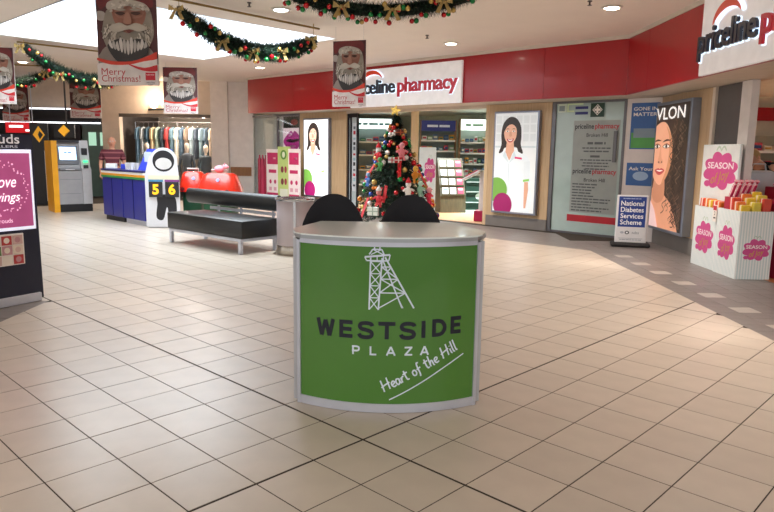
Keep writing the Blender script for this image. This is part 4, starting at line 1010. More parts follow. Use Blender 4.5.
gift('white parcel low on the left of the tree', -2.1, .58, 'dfe3da', '9fb0a0', 1.5)
gift('pale grey parcel in the upper middle of the tree', -1.75, 1.38, 'c6d0cc', 'b4202a', 1.0)
gift('red parcel beside the pale grey parcel on the tree', -1.48, 1.38, 'b81c28', 'e0d8d0', 1.0)
gift('brown framed parcel near the top of the tree', -1.2, 1.82, '5a2418', 'c25a2c', 1.0)

# ================================================================== GARLANDS
def garland(lb, p, q, sag, r, rail, nb, bows, seed, droop=.45):
    p, q = Vector(p), Vector(q); rnd = random.Random(seed); t = thing('garland', lb, 'garland', tuple((p + q) / 2), 0, 'christmas garlands under the ceiling')
    o_ = Vector(t.location); pt = lambda u_: p.lerp(q, u_) + Vector((0, 0, -sag * (1 - abs(2 * u_ - 1) ** 2.0))) - o_
    n_ = 26; path = [pt(i / n_) for i in range(n_ + 1)]
    MB().tube(path, r * .42, GRN2, 8).build('core', t, True)
    m = MB(); L_ = sum((path[i + 1] - path[i]).length for i in range(n_))
    for k in range(int(L_ * 1500)):
        u_ = rnd.random(); c = pt(u_); d = (pt(min(1, u_ + .01)) - pt(max(0, u_ - .01))).normalized(); a_ = rnd.uniform(0, 2 * pi)
        sd = d.cross(Vector((0, 0, 1))).normalized(); up = sd.cross(d); n__ = (sd * cos(a_) + up * sin(a_) + d * rnd.uniform(-.6, .6)).normalized()
        e = min(1, .55 + 3 * min(u_, 1 - u_)); l_ = r * rnd.uniform(.75, 1.12) * e; w_ = n__.cross(d).normalized() * .016
        m.add([c + n__ * r * .3 - w_, c + n__ * r * .3 + w_, c + n__ * l_], [(0, 1, 2)], GRN if k % 2 else GRN2)
    m.build('foliage', t)
    for k in range(nb):
        u_ = (k + .5) / nb; c = pt(u_); d = (pt(min(1, u_ + .01)) - pt(max(0, u_ - .01))).normalized(); sd = d.cross(Vector((0, 0, 1))).normalized()
        if sd.y > 0: sd = -sd
        a_ = rnd.uniform(-1.9, .35); pos = c + sd * r * .84 * cos(a_) + Vector((0, 0, 1)) * r * .84 * sin(a_)
        o = bpy.data.objects.new('bauble', BM[['c01420', '13803f', 'cfae62', 'c01420', '13803f'][k % 5]]); COL.objects.link(o); o.parent = t; o.location = pos; o.scale = (rnd.uniform(.028, .036),) * 3
    for u_ in bows:
        c = pt(u_); m = MB(); c = c + Vector((0, -r, -r * .15 if .1 < u_ < .9 else 0))
        for s_ in (-1, 1):
            lp_ = [(c.x + s_ * .07 * sin(a_) * .9, c.y - .02 * abs(sin(a_)), c.z + .05 * sin(2 * a_) * s_ * 0 + .045 * sin(a_ * 2)) for a_ in [pi * i / 10 for i in range(11)]]
            for i in range(10): a1_, b1_ = Vector(lp_[i]), Vector(lp_[i + 1]); m.add([a1_ + Vector((0, .022, 0)), b1_ + Vector((0, .022, 0)), b1_ - Vector((0, .022, 0)), a1_ - Vector((0, .022, 0))], [(0, 1, 2, 3)], GOLD)
            m.add([c + Vector((0, 0, 0)), c + Vector((s_ * .05, -.02, -.13)), c + Vector((s_ * .10, -.02, -.12)), c + Vector((s_ * .03, 0, .01))], [(0, 1, 2, 3)], GOLD)
            m.add([c + Vector((s_ * .01, -.01, 0)), c + Vector((s_ * .09, -.03, .06)), c + Vector((s_ * .10, -.03, -.02))], [(0, 1, 2)], GOLD)
        m.ball((c.x, c.y - .015, c.z), .022, GOLD, 8, 6); m.build('bow', t)
    if rail:
        e = (q - p).normalized() * .12; a_, b_ = p - e, q + e
        MB().tube([Vector((a_.x, a_.y, rail)) - o_, Vector((b_.x, b_.y, rail)) - o_], .016, mat('8d7442', .4, .6), 8).build('rail', t)
        for e_ in (p, q): MB().tube([Vector((e_.x, e_.y, rail)) - o_, e_ - o_], .004, GOLD, 5).build('cord', t); MB().tube([Vector((e_.x, e_.y, rail)) - o_, Vector((e_.x, e_.y, CEIL)) - o_], .008, GOLD, 6).build('ceiling_bracket', t)
    return t
garland('sagging fir garland with gold bows hung below the lightwell edge', (-2.74, 8.95, 3.27), (-1.20, 10.75, 3.21), .33, .165, 3.40, 34, (.01, .3, .52, .74, .99), 5)
garland('fir garland with baubles at the top centre of the picture', (-1.30, 8.3, 3.40), (1.10, 8.3, 3.44), .24, .17, 3.42, 44, (.02, .3, .55, .8, .98), 9)
garland('fir garland sagging behind the largest christmas banner', (-6.82, 12.78, 3.34), (-5.2, 14.45, 3.30), .50, .19, 3.41, 34, (.01, .3, .6, .99), 13)
garland('far fir garland at the left picture edge above the black shopfront', (-10.6, 15.8, 3.2), (-8.15, 16.4, 3.26), .30, .19, 3.41, 30, (.02, .5, .99), 17)

# ================================================================== CHRISTMAS BANNERS
def banner(lb, x, y, rz, wd, zt, zb, tilt=0):
    H = zt - zb; t = thing('christmas_banner', lb, 'banner', (x, y, zb), rz, 'hanging christmas banners')
    bdp = MB().rbox((0, 0, H / 2), (wd, .012, H), .002, mat('efe9e6', .5), seg=1).build('board', t)
    m = MB(); y0 = -.0065; G = lambda c: mat(c, .5, 0, 0, .10, 9)
    def P(px, pz): return ((px - 205) / 340 * wd, H * (1 - (pz + 75) / 545))      # coordinates of the banner as drawn in the photograph
    def put(pts, c, sm=4):
        pts = [P(*p) for p in pts]; pts = smooth(pts, sm) if sm else pts
        pts = cliprect(pts, -wd / 2 + .002, .002, wd / 2 - .002, H - .002)
        if len(pts) >= 3: m.shape(pts, G(c), y0)
    put([(35, -75), (375, -75), (375, 345), (35, 345)], '4f2224', 0)
    put([(40, -40), (90, -70), (190, -80), (300, -75), (350, -40), (345, 20), (230, -15), (110, 0), (60, 30)], '6d2023')
    put([(35, 60), (45, 40), (80, 45), (90, 75), (70, 95), (40, 88)], 'a89c94')
    put([(50, 345), (52, 280), (110, 235), (300, 235), (360, 300), (375, 345)], '8d8078', 3)
    put([(100, 30), (72, 110), (68, 190), (105, 265), (200, 300), (305, 265), (350, 190), (352, 110), (330, 20), (270, 60), (150, 60)], '8f8578')
    put([(130, 15), (126, 60), (146, 115), (205, 165), (285, 125), (314, 60), (304, 10), (215, -5)], '94604e')
    put([(150, 20), (215, 5), (290, 20), (300, 60), (262, 80), (170, 80), (140, 55)], 'a06f5c')
    rn = random.Random(4)
    for k in range(150):                         # strands of beard and fur
        a_ = rn.uniform(0, pi); r_ = rn.uniform(.55, 1.0); cx, cz = 212 + 135 * r_ * cos(a_), 110 + 165 * r_ * sin(a_)
        if 150 < cx < 285 and cz < 118: continue
        pts = [P(cx + 5 * sin(i * .9 + k) + cos(a_) * i * 3, cz + i * 7) for i in range(6)]; pts = [q_ for q_ in pts if abs(q_[0]) < wd / 2 - .01 and 0 < q_[1] < H]
        if len(pts) > 2: m.ribbon(pts, wd * .02, G(['c4baac', '7d7368', 'a89d90', 'd2c9bc', '655b52'][k % 5]), y=y0, step=.00004)
    put([(110, -10), (200, -28), (310, -2), (335, 42), (225, 12), (112, 35)], 'b8aea2')
    for k in range(40): cx = rn.uniform(112, 328); cz = -8 + 34 * abs(cx - 218) / 110 + rn.uniform(-16, 22); put([(cx - 10, cz), (cx, cz - 9), (cx + 10, cz), (cx, cz + 8)], ['cfc6ba', '9a9086', 'b8aea2'][k % 3], 1)
    for cx in (178, 264): put([(cx - 30, 52), (cx, 46), (cx + 28, 54), (cx, 66)], '4a2a22'); put([(cx - 32, 34), (cx, 26), (cx + 32, 36), (cx, 42)], 'a3978a')
    put([(206, 55), (226, 55), (240, 105), (215, 118), (193, 105)], 'a97864')
    put([(205, 148), (222, 143), (236, 158), (220, 168)], '6f332c')
    put([(110, 135), (170, 108), (214, 126), (264, 110), (325, 138), (280, 160), (222, 146), (150, 164)], 'b4aa9d')
    put([(100, 255), (108, 225), (165, 200), (215, 210), (280, 200), (325, 228), (320, 285), (260, 328), (190, 345), (140, 322)], '2f2a2a')
    for i in range(11): a_ = 104 + i * 20; q_ = 212 + (i % 3) * 9 + abs(i - 5) * 3; put([(a_, q_), (a_ + 10, q_ - 26), (a_ + 19, q_ + 6), (a_ + 15 + (5 - i) * 2, 284 - abs(i - 5) * 6), (a_ + 6 + (5 - i) * 2, 290 - abs(i - 5) * 7)], ['c9c2bc', 'aaa39e', 'bdb6b0'][i % 3], 2)
    put([(35, 345), (120, 352), (230, 345), (375, 290), (375, 480), (35, 480)], 'ddd3d0', 2)
    put([(40, 312), (120, 330), (230, 330), (320, 300), (376, 275), (376, 315), (300, 330), (215, 350), (110, 350), (38, 325)], 'cf3a26', 3)
    put([(210, 345), (300, 368), (376, 350), (376, 385), (310, 388), (250, 370)], 'c4202a', 3)
    put([(305, 395), (360, 395), (360, 440), (305, 440)], 'c41830', 0)
    RDK = mat('b3202e', .5); tx, tz = P(58, 410); m.text('Merry', RDK, tx, tz, h=.072 * H / 1.0, width=wd * .40, y=y0, rot=tilt)
    tx, tz = P(58, 450); m.text('Christmas!', RDK, tx, tz, h=.072 * H / 1.0, width=wd * .64, y=y0, rot=tilt)
    tx, tz = P(332, 412); m.text('WESTSIDE', mat('f3e6e6', .5), tx, tz, width=wd * .13, y=y0, align='CENTER'); tx, tz = P(332, 458); m.text('WESTSIDE', INK, tx, tz, width=wd * .14, y=y0, align='CENTER'); tx, tz = P(332, 470); m.text('PLAZA', INK, tx, tz, width=wd * .08, y=y0, align='CENTER')
    m.build('printed_front', t)
    for s_ in (-1, 1): MB().tube([(s_ * wd * .42, 0, H), (s_ * wd * .42, 0, CEIL - zb)], .003, mat('c9c6c2', .4), 5).build('hanging_wire', t)
banner('largest christmas banner, nearest the camera at the upper left', -3.02, 7.9, -.05, .71, 3.27, 2.225, 0)
banner('christmas banner hanging before the left end of the white pharmacy sign', -.645, 10.9, -.35, .57, 3.24, 2.215)
banner('christmas banner just right of and far behind the largest one', -4.86, 15.8, .02, .79, 3.36, 2.31)
banner('christmas banner cut by the left picture edge, in front of a smaller one', -7.45, 13.0, .1, .56, 3.35, 2.30)
banner('christmas banner over the black shopfront, left of the largest one', -8.52, 19.0, .03, .86, 3.33, 2.31)
banner('small far christmas banner half hidden at the far left', -10.38, 18.8, .05, .72, 3.12, 2.17)

# ================================================================== FAR LEFT: walls and shops
BEIGE = mat('d6c4b2', .7); WHT = mat('ece4de', .6)
wf = sempty('wall_far', 'white wall end with a timber rail left of the pharmacy')
def fpart(n_, lo, hi, mt, par=wf): return MB().b2(lo, hi, mt).build(n_, par)
fpart('wall_panel', (-4.75, 20.0, 0), (-4.02, 20.2, CEIL), WHT); fpart('column', (-5.25, 19.85, 0), (-4.75, 20.2, CEIL), mat('e8ded6', .6))
fpart('timber_rail', (-4.72, 19.97, .72), (-4.10, 20.0, .98), wood('8a5a34', 'a3703f')); fpart('skirting', (-4.75, 19.98, 0), (-4.05, 20.0, .15), SKIRT)
fpart('bulkhead', (-13.5, 20.0, 2.5), (-5.25, 20.2, CEIL), BEIGE); fpart('column', (-8.5, 19.95, 0), (-7.98, 20.2, 2.5), mat('d8c4b0', .6))
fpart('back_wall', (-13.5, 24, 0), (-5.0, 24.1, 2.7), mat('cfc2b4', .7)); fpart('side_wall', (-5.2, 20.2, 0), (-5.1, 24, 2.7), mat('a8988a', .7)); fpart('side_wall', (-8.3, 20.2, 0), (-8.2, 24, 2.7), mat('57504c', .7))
fpart('shop_ceiling', (-13.5, 20.2, 2.6), (-5.1, 24.1, 2.66), mat('e4dcd2', .7)); fpart('track', (-7.98, 19.93, 2.4), (-5.25, 20.0, 2.5), mat('5a5048', .5))
wl2 = sempty('wall_left_far', 'left corridor wall behind the cash machine'); MB().b2((-13.6, 9, 0), (-13.4, 24, CEIL), BEIGE).build('wall_panel', wl2)
# black bank front with light strips
fpart('shop_header', (-13.4, 19.86, 2.2), (-8.5, 19.98, 2.62), BLACK)
for z in (2.2, 2.6): fpart('light_strip', (-13.4, 19.83, z - .015), (-8.5, 19.859, z + .02), glow('f4f8ff', 1.6))
fpart('dark_glazing', (-13.4, 20.5, 0), (-9.4, 20.54, 2.2), mat('15141a', .3)); fpart('green_glazing', (-9.35, 20.5, 0), (-8.5, 20.54, 2.2), mat('5f7a70', .2))
for x_ in (-9.15, -8.8): fpart('lit_notice', (x_, 20.47, 1.55), (x_ + .22, 20.499, 1.95), glow('9fc8b0', .5))
rs = thing('red_sign', 'small red lit shop sign with white lettering at the far left', 'sign', (-9.95, 18.2, 0))
MB().b2((-.42, 0, 1.86), (.42, .08, 2.14), mat('b0141c', .4, 0, .5)).build('panel', rs); m = MB(); m.shape(rect(-.32, 2.0, .06, 2.06), glow('ffffff', .9), 0); m.shape(rect(.12, 1.9, .3, 1.95), glow('ffffff', .9), 0); m.build('lettering', rs)
for x_ in (-.3, .3): MB().tube([(x_, .04, 2.14), (x_, .04, CEIL)], .012, ALU, 6).build('drop_rod', rs)
hs = thing('hanging_sign', 'black hanging sign with a yellow diamond above the cash machine', 'sign', (-8.15, 16.9, 0))
MB().tube([(.06, 0, 2.06), (.06, 0, CEIL)], .022, mat('3a3634', .4), 8).build('drop_rod', hs); MB().rbox((0, 0, 1.90), (.52, .06, .36), .01, BLACK).build('panel', hs)
m = MB(); m.shape([(.15, 1.9), (0, 2.05), (-.15, 1.9), (0, 1.75)], mat('e0a01c', .4, 0, .25), -.031); m.shape([(.15, 1.9), (.04, 1.83), (0, 1.75)], mat('b06f12', .4, 0, .1), -.031); m.build('diamond_emblem', hs)
bs = thing('bank_totem', 'narrow black totem with a yellow mark behind the jewellery stand', 'sign', (-9.0, 17.3, 0), .3)
MB().rbox((0, 0, 1.05), (.42, .12, 2.1), .01, BLACK).build('body', bs); m = MB(); m.shape([(.14, 1.8), (0, 2.02), (-.14, 1.8), (0, 1.6)], mat('e0a01c', .4, 0, .2), -.061); m.shape([(.02, 1.9), (.10, 1.8), (.02, 1.68), (-.02, 1.8)], BLACK, -.061); m.build('diamond_emblem', bs)
MB().box((.12, -.066, .75), (.03, .008, 1.3), mat('d9d6cf', .4)).build('white_line', bs)

# cash machine
am = thing('cash_machine', 'grey cash machine with yellow side and glowing blue screen', 'cash machine', (-7.55, 15.75, 0), rad(38))
GRY = mat('9b9a9c', .4); GR2 = mat('7f8084', .4); ORG = mat('e8a31a', .4)
prof = [(-.30, .18), (.34, .18), (.34, 1.62), (-.08, 1.62), (-.20, 1.0), (-.30, .95)]
def pf(x0, x1, pr_, mt, name, par): 
    n_ = len(pr_); return MB().add([(x_, a_, b_) for x_ in (x0, x1) for a_, b_ in pr_], [list(range(n_)), list(range(2 * n_ - 1, n_ - 1, -1))] + [(i, n_ + i, n_ + (i + 1) % n_, (i + 1) % n_) for i in range(n_)], mt).build(name, par)
pf(-.30, .22, prof, GRY, 'cabinet', am); pf(.22, .42, [(-.33, .18), (.34, .18), (.34, 1.66), (-.10, 1.66), (-.24, 1.05), (-.33, .98)], mat('b1b1b4', .4), 'service_column', am)
MB().b2((-.42, -.34, 0), (-.30, .36, 1.64), ORG).build('yellow_side', am); MB().b2((-.30, -.29, 0), (.42, .34, .18), mat('121214', .5)).build('plinth', am)
MB().b2((-.30, -.16, 1.60), (.22, .2, 1.66), mat('2a2a30', .4)).build('hood', am)
sl = Matrix.Translation((-.04, -.155, 1.31)) @ Matrix.Rotation(rad(-11), 4, 'X')
MB().rbox((0, 0, 0), (.46, .03, .44), .01, mat('55565c', .4), xf=sl).build('screen_bezel', am); MB().rbox((0, -.017, .04), (.36, .006, .30), .002, mat('9fc6f0', .3, 0, 1.5), xf=sl, seg=1).build('screen', am)
m = MB(); greek(m, 0, .05, .04, .16, mat('3a62a8', .4), -.021, 'C'); m.v = [tuple(sl @ Vector(v)) for v in m.v]; m.build('screen_text', am)
MB().rbox((-.04, -.27, 1.0), (.44, .12, .05), .01, GR2).build('keypad_shelf', am); MB().rbox((-.04, -.335, .985), (.2, .012, .02), .003, mat('d8d8da', .3)).build('cash_slot', am)
MB().rbox((.32, -.175, 1.40), (.12, .06, .16), .01, mat('26262a', .4)).build('card_unit', am); MB().rbox((.32, -.255, 1.17), (.10, .03, .05), .006, mat('2fd06a', .3, 0, 2.0)).build('card_reader_light', am); MB().rbox((.32, -.275, 1.05), (.10, .05, .08), .006, mat('2a2a2e', .4)).build('receipt_slot', am)
for z in (.42, .75): MB().b2((-.26, -.304, z), (.18, -.298, z + .012), GR2).build('panel_seam', am)

# blue kiosk
BLU = mat('232a86', .35); BLU2 = mat('171c60', .4)
def kiosk(lb, loc, wd, plinth):
    t = thing('kiosk_cabinet', lb, 'kiosk', loc, -YAW, 'blue kiosk cabinets')
    MB().rbox((0, .36, .50), (wd, .7, .80), .01, BLU).build('cabinet', t)
    MB().b2((-wd / 2 + .03, .05, 0), (wd / 2 - .03, .68, .10), plinth).build('plinth', t)
    for k, c in enumerate(('e8e6e0', 'e0952a', '2f8a4a')): MB().b2((-wd / 2 - .012, -.005 + .0, .985 - k * .045), (wd / 2 + .012, .722, 1.03 - k * .045), mat(c, .4)).build('stripe_band', t)
    MB().rbox((0, .36, 1.05), (wd + .03, .75, .04), .008, BLU2).build('worktop', t)
    MB().b2((-.008, -.001, .12), (.008, .012, .88), BLU2).build('door_gap', t)
    return t
kA = Vector((-5.72, 13.74)); kB = kA + DA * .95
kiosk('blue kiosk cabinet with striped band, left of the pair', (kA.x, kA.y, 0), .92, mat('23232c', .5)); kiosk('blue kiosk cabinet with striped band and silver plinth, right of the pair', (kB.x, kB.y, 0), .92, ALU)
tk = thing('ticket_rack', 'slanted blue rack with pale leaflets on the right kiosk cabinet', 'rack', (kB.x + .36, kB.y + .26, 1.07), -.5)
MB().add([(x_, a_, b_) for x_ in (-.3, .3) for a_, b_ in ((-.16, 0), (.2, 0), (.2, .42), (.1, .42))], [(0, 1, 2, 3), (7, 6, 5, 4)] + [(i, 4 + i, 4 + (i + 1) % 4, (i + 1) % 4) for i in range(4)], mat('2b3cae', .35)).build('body', tk)
for k in range(2): MB().rbox((-.12 + .26 * k, -.05, .23), (.2, .02, .26), .004, mat(['c9d2e6', '3a55c4'][k], .4), seg=1, xf=Matrix.Translation((0, 0, 0)) @ Matrix.Rotation(0, 4, 'X')).build('leaflet', tk)
cup = MB().lathe([(.028, 0), (.04, .13), (.042, .135)], mat('e4e2de', .5), 12).build('paper_cup', None, True)
for k in range(6):
    o = cup if k == 0 else cup.copy()
    if k: COL.objects.link(o)
    p = kB - DA * (.36 - .11 * (k % 3)) + Vector((.0, .18)) - DB * (.12 * (k // 3)); o.location = (p.x, p.y, 1.072); tag(o, 'white paper cup on the right kiosk, %s row, %s from left' % (('front', 'back')[k // 3], ORD[k % 3]), 'cup', 'paper cups on the kiosk')
for k, (x_, y_, w_) in enumerate(((-5.85, 14.0, .2), (-5.45, 13.75, .16))):
    o = MB().rbox((0, 0, .05), (w_, .14, .10), .01, mat(['d9d9d6', '2b3cae'][k], .5)).build('small_carton'); o.location = (x_, y_ + .1, 1.072); tag(o, ['white small carton on the left kiosk', 'blue small carton on the left kiosk'][k], 'box')
# numbers board (the printed mascot is left out, its white board with black plate stays)
nb = thing('numbers_board', 'white cut-out board with black rounded plate and yellow numbers 5 and 6', 'sign', (-4.27, 12.62, 0), .12)
bpts = [(-.33, .02), (.30, .02), (.30, .86), (.29, 1.0), (.26, 1.36)] + [(.02 + .24 * cos(a_), 1.30 + .22 * sin(a_)) for a_ in [pi * i / 10 for i in range(1, 10)]] + [(-.24, 1.36), (-.33, 1.0)]
MB().add([(x_, -.012, z_) for x_, z_ in bpts] + [(x_, .012, z_) for x_, z_ in bpts], [list(range(len(bpts))), list(range(2 * len(bpts) - 1, len(bpts) - 1, -1))] + [(i, len(bpts) + i, len(bpts) + (i + 1) % len(bpts), (i + 1) % len(bpts)) for i in range(len(bpts))], mat('dcdde2', .45)).build('board', nb)
m = MB(); m.shape(ell(.02, 1.27, .20, .20), mat('1c1c22', .5), -.012); m.shape(ell(.02, 1.22, .15, .11), mat('d8d6d4', .5), -.012); m.shape(smooth([(-.1, .62), (.18, .62), (.24, .40), (.2, .16), (.1, .14), (.06, .4), (-.02, .16), (-.14, .2), (-.12, .45)]), mat('1c1c22', .5), -.012)
m.shape(rect(-.27, .92, .30, 1.0), mat('e4e2c8', .5), -.012); greek(m, -.24, .94, .04, .22, mat('2f6a50', .5), -.012); greek(m, .04, .94, .04, .22, mat('2f6a50', .5), -.012)
m.shape(rect(-.27, .88, -.0, .92), mat('4a90b8', .5), -.012); m.shape(rect(.03, .88, .30, .92), mat('8a3a8a', .5), -.012); m.build('print', nb)
for k, ch in enumerate('56'):
    p_ = MB().rbox((-.135 + .30 * k, -.03, .735), (.25, .03, .29), .008, mat('26262a', .5)).build('number_panel', nb); m = MB(); m.text(ch, mat('f2b21c', .4, 0, .4), -.135 + .30 * k, .65, h=.18, y=-.046, align='CENTER', bold=.04); o = m.build('numeral', nb); o.parent = p_
MB().b2((-.3, .012, 0), (.28, .28, .03), mat('c9cad0', .4)).build('foot', nb)
# red ride-on toys
REDP = mat('d42a14', .25, coat=.4)
def shell(lb, loc, wd, rz):
    t = thing('ride_on_shell', lb, 'kiddie ride', loc, rz, 'red moulded rides behind the bench')
    MB().rbox((0, 0, .32), (wd * .7, .5, .62), .05, mat('174a2c', .5)).build('green_base', t, True)
    vs = []; fs = []; rows = [(.50, .36, .62), (.49, .345, .72), (.44, .30, .84), (.38, .25, .98), (.30, .2, 1.03)]; n_ = 20
    for a_, b_, z_ in rows:
        for k in range(n_):
            q = 2 * pi * k / n_; c_, s_ = cos(q), sin(q); e_ = .5
            vs.append((wd * a_ * math.copysign(abs(c_) ** e_, c_), b_ * math.copysign(abs(s_) ** e_, s_), z_))
    for i in range(len(rows) - 1):
        for k in range(n_): fs.append((i * n_ + k, i * n_ + (k + 1) % n_, (i + 1) * n_ + (k + 1) % n_, (i + 1) * n_ + k))
    fs += [list(range(n_))[::-1], list(range((len(rows) - 1) * n_, len(rows) * n_))]
    MB().add(vs, fs, REDP).build('red_shell', t, True)
    for s_ in (-1, 1): MB().lathe([(.001, 0), (.04, 0), (.04, .02), (.001, .02)], mat('6a1410', .4), 16, xf=Matrix.Translation((s_ * wd * .3, -.345, .68)) @ Matrix.Rotation(pi / 2, 4, 'X')).build('lamp_disc', t)
    MB().lathe([(.001, 0), (.035, 0), (.035, .012), (.001, .012)], mat('9aa4d0', .4), 16, xf=Matrix.Translation((0.05, -.30, .90)) @ Matrix.Rotation(pi / 2.4, 4, 'X')).build('round_badge', t)
    MB().tube([(-wd * .2, -.05, 1.02), (-wd * .2, -.05, 1.09), (wd * .2, -.05, 1.09), (wd * .2, -.05, 1.02)], .02, mat('b8b0a8', .35, .4), 8).build('handle', t, True)
    return t
shell('small red moulded ride next to the numbers board', (-4.12, 14.1, 0), .56, .1); shell('large red moulded ride behind the bench back', (-3.40, 13.5, 0), .84, -.1)
pg = thing('pink_toy', 'small pink toy animal sitting on the large red ride', 'toy', (-3.40, 13.45, 1.032), .2)
MB().ball((0, 0, .08), (.11, .075, .075), mat('e49aa6', .6)).build('body', pg, True); MB().ball((.11, -.03, .13), .055, mat('e8a4ae', .6)).build('head', pg, True); MB().lathe([(.024, 0), (.02, .03)], mat('d98894', .6), 10, xf=Matrix.Translation((.15, -.05, .12)) @ Matrix.Rotation(pi / 2, 4, 'Y')).build('snout', pg)
for s_ in (-1, 1): MB().ball((.10, -.03 + s_ * .035, .185), (.012, .018, .024), mat('d98894', .6), 8, 5).build('ear', pg)
# clothes shop behind
rl = thing('clothes_rail', 'long chrome rail of hanging clothes in the shop behind the kiosk', 'clothes rail', (-6.6, 21.0, 0))
MB().tube([(-1.3, 0, 2.3), (1.28, 0, 2.3)], .015, CHROME, 8).build('bar', rl)
for x_ in (-1.3, 0, 1.28): MB().tube([(x_, 0, 0), (x_, 0, 2.3)], .015, CHROME, 8).build('upright', rl)
GC = ['6f8fa8', 'b9c0c4', '3f5a6c', 'c9b08a', '8a9a8c', '2f3a44', 'a83a3a', '57707c', 'd2cfc4', '44586a', '7a6a5c', '95a6ae', '2c3440', '6a7f88', '3a4a58', '8f8070']
CN = ['dusty blue', 'pale grey', 'slate', 'sand', 'sage', 'charcoal', 'brick red', 'teal grey', 'cream', 'navy grey', 'brown', 'misty grey', 'near black', 'steel blue', 'ink blue', 'taupe']
for k in range(16):
    x_ = -7.78 + k * .152; h_ = random.uniform(.9, 1.45); t = thing('hanging_garment', CN[k] + ' garment hanging in the clothes shop window', 'garment', (x_, 20.95, 0), 1.15 + random.uniform(-.06, .06), 'garments on the rail')
    z1 = 2.15; w_ = .13; GM = mat(GC[k], .85, var=.12); w_ = .15
    front = [(-.03, z1), (-w_, z1 - .07), (-w_ - .03, z1 - .38), (-w_ + .02, z1 - .36), (-w_ - .01, z1 - h_), (w_ + .01, z1 - h_), (w_ - .02, z1 - .36), (w_ + .03, z1 - .38), (w_, z1 - .07), (.03, z1)]
    n_ = len(front); MB().add([(a_, -.035, b_) for a_, b_ in front] + [(a_, .035, b_) for a_, b_ in front], [list(range(n_)), list(range(2 * n_ - 1, n_ - 1, -1))] + [(i, n_ + i, n_ + (i + 1) % n_, (i + 1) % n_) for i in range(n_)], GM).build('cloth', t)
    MB().tube([(-.12, 0, z1 - .05), (0, 0, z1 + .03), (0, 0, z1 + .09), (.02, 0, z1 + .13), (0, 0, 2.3 + .016)], .005, CHROME, 5).build('hanger', t)
def mannequin(lb, x_, y_, c, c2, h=1.65):
    t = thing('mannequin', lb, 'mannequin', (x_, y_, 0))
    MB().lathe([(.001, h - .25), (.045, h - .24), (.075, h - .14), (.07, h - .05), (.03, h), (.001, h)], mat('e2d6c8', .4), 14).build('head', t, True); MB().lathe([(.04, h - .34), (.04, h - .22)], mat('e2d6c8', .4), 10).build('neck', t, True)
    MB().lathe([(.16, .75), (.15, .95), (.13, 1.08), (.17, h - .42), (.14, h - .34), (.04, h - .31)], mat(c, .8), 16).build('top', t, True); MB().lathe([(.22, .35), (.18, .6), (.15, .78)], mat(c2, .8), 16).build('skirt', t, True)
    for s_ in (-1, 1): MB().tube([(s_ * .17, 0, h - .38), (s_ * .23, -.02, 1.0), (s_ * .2, -.08, .8)], [.05, .04, .03], mat(c, .8), 8).build('arm', t, True); MB().tube([(s_ * .08, 0, .4), (s_ * .08, 0, .05)], [.06, .04], mat('e2d6c8', .4), 8).build('leg', t, True)
    MB().lathe([(.2, .0), (.2, .02), (.02, .03), (.02, .1)], CHROME, 16).build('stand', t, True)
mannequin('mannequin in grey top beside the numbers board', -6.15, 20.42, '5d6670', '4a3a3a', 1.68); mannequin('mannequin in dark red skirt nearer the white column', -5.58, 20.45, '4a545c', '7a2a2e', 1.62); mannequin('mannequin in pale blue at the left of the clothes shop', -7.4, 20.5, '8fa8b8', '5a6a78', 1.66)
for k, x_ in enumerate((-6.55, -6.05, -5.6)):
    l = thing('shop_spot', ['left bright spot lamp above the clothes', 'middle bright spot lamp above the clothes', 'right bright spot lamp above the clothes'][k], 'lamp', (x_, 20.4, 2.58), 0, 'clothes shop spot lamps'); MB().lathe([(.05, 0), (.05, -.10), (.065, -.16)], mat('d8d4cc', .4), 14).build('can', l, True); MB().lathe([(.001, -.158), (.058, -.158), (.058, -.15), (.001, -.15)], glow('fff3e0', 12), 14).build('bulb', l)
    p_ = bpy.data.lights.new('lamp', 'POINT'); p_.energy = 22; p_.color = (1, .88, .76); p_.shadow_soft_size = .06; o = bpy.data.objects.new('lamp', p_); COL.objects.link(o); o.parent = l; o.location = (0, 0, -.24)
hl = thing('wall_lamp', 'glowing warm wall lamp with black bracket over the clothes shop', 'lamp', (-6.9, 19.98, 2.62)); MB().tube([(-.2, -.05, 0), (.25, -.05, .02)], .03, BLACK, 8).build('bracket', hl); MB().lathe([(.02, .0), (.10, .04), (.12, .14), (.04, .2)], glow('ffe2b8', 3), 14, (0, -.14, .03)).build('shade', hl, True)
p_ = bpy.data.lights.new('lamp', 'POINT'); p_.energy = 14; p_.color = (1, .8, .6); p_.shadow_soft_size = .1; o = bpy.data.objects.new('lamp', p_); COL.objects.link(o); o.parent = hl; o.location = (0, -.3, .25)

# ================================================================== JEWELLERY STAND
JA = rad(60); jc = Vector((-3.43, 6.44)) - Vector((cos(JA), sin(JA))) * .33
jw = thing('jewellery_stand', 'navy jewellery advertising stand with a pink poster at the left edge', 'sign', (jc.x, jc.y, 0), JA)
JN = mat('1b2034', .4); HB = 1.62
MB().add([(x_ * (.975 if z_ > 1 else 1.02), y_ * (.7 if z_ > 1 else 1), z_) for z_ in (.03, HB) for x_, y_ in ((-.345, 0), (.345, 0), (.345, .16), (-.345, .16))], [(3, 2, 1, 0), (4, 5, 6, 7)] + [(i, (i + 1) % 4, 4 + (i + 1) % 4, 4 + i) for i in range(4)], JN).build('body', jw)
MB().rbox((-.015, .0, .045), (.66, .06, .085), .006, ALU).build('base_plate', jw)
MB().rbox((0, -.004, 1.10), (.62, .03, .76), .006, mat('dfe2f4', .3, 0, .3)).build('poster_frame', jw)
m = MB(); PKm = mat('9c4674', .4, 0, .28, .10, 4); yj = -.0195; m.shape(rect(-.285, .752, .285, 1.445), PKm, yj); CW = mat('f2dfe8', .4, 0, .6)
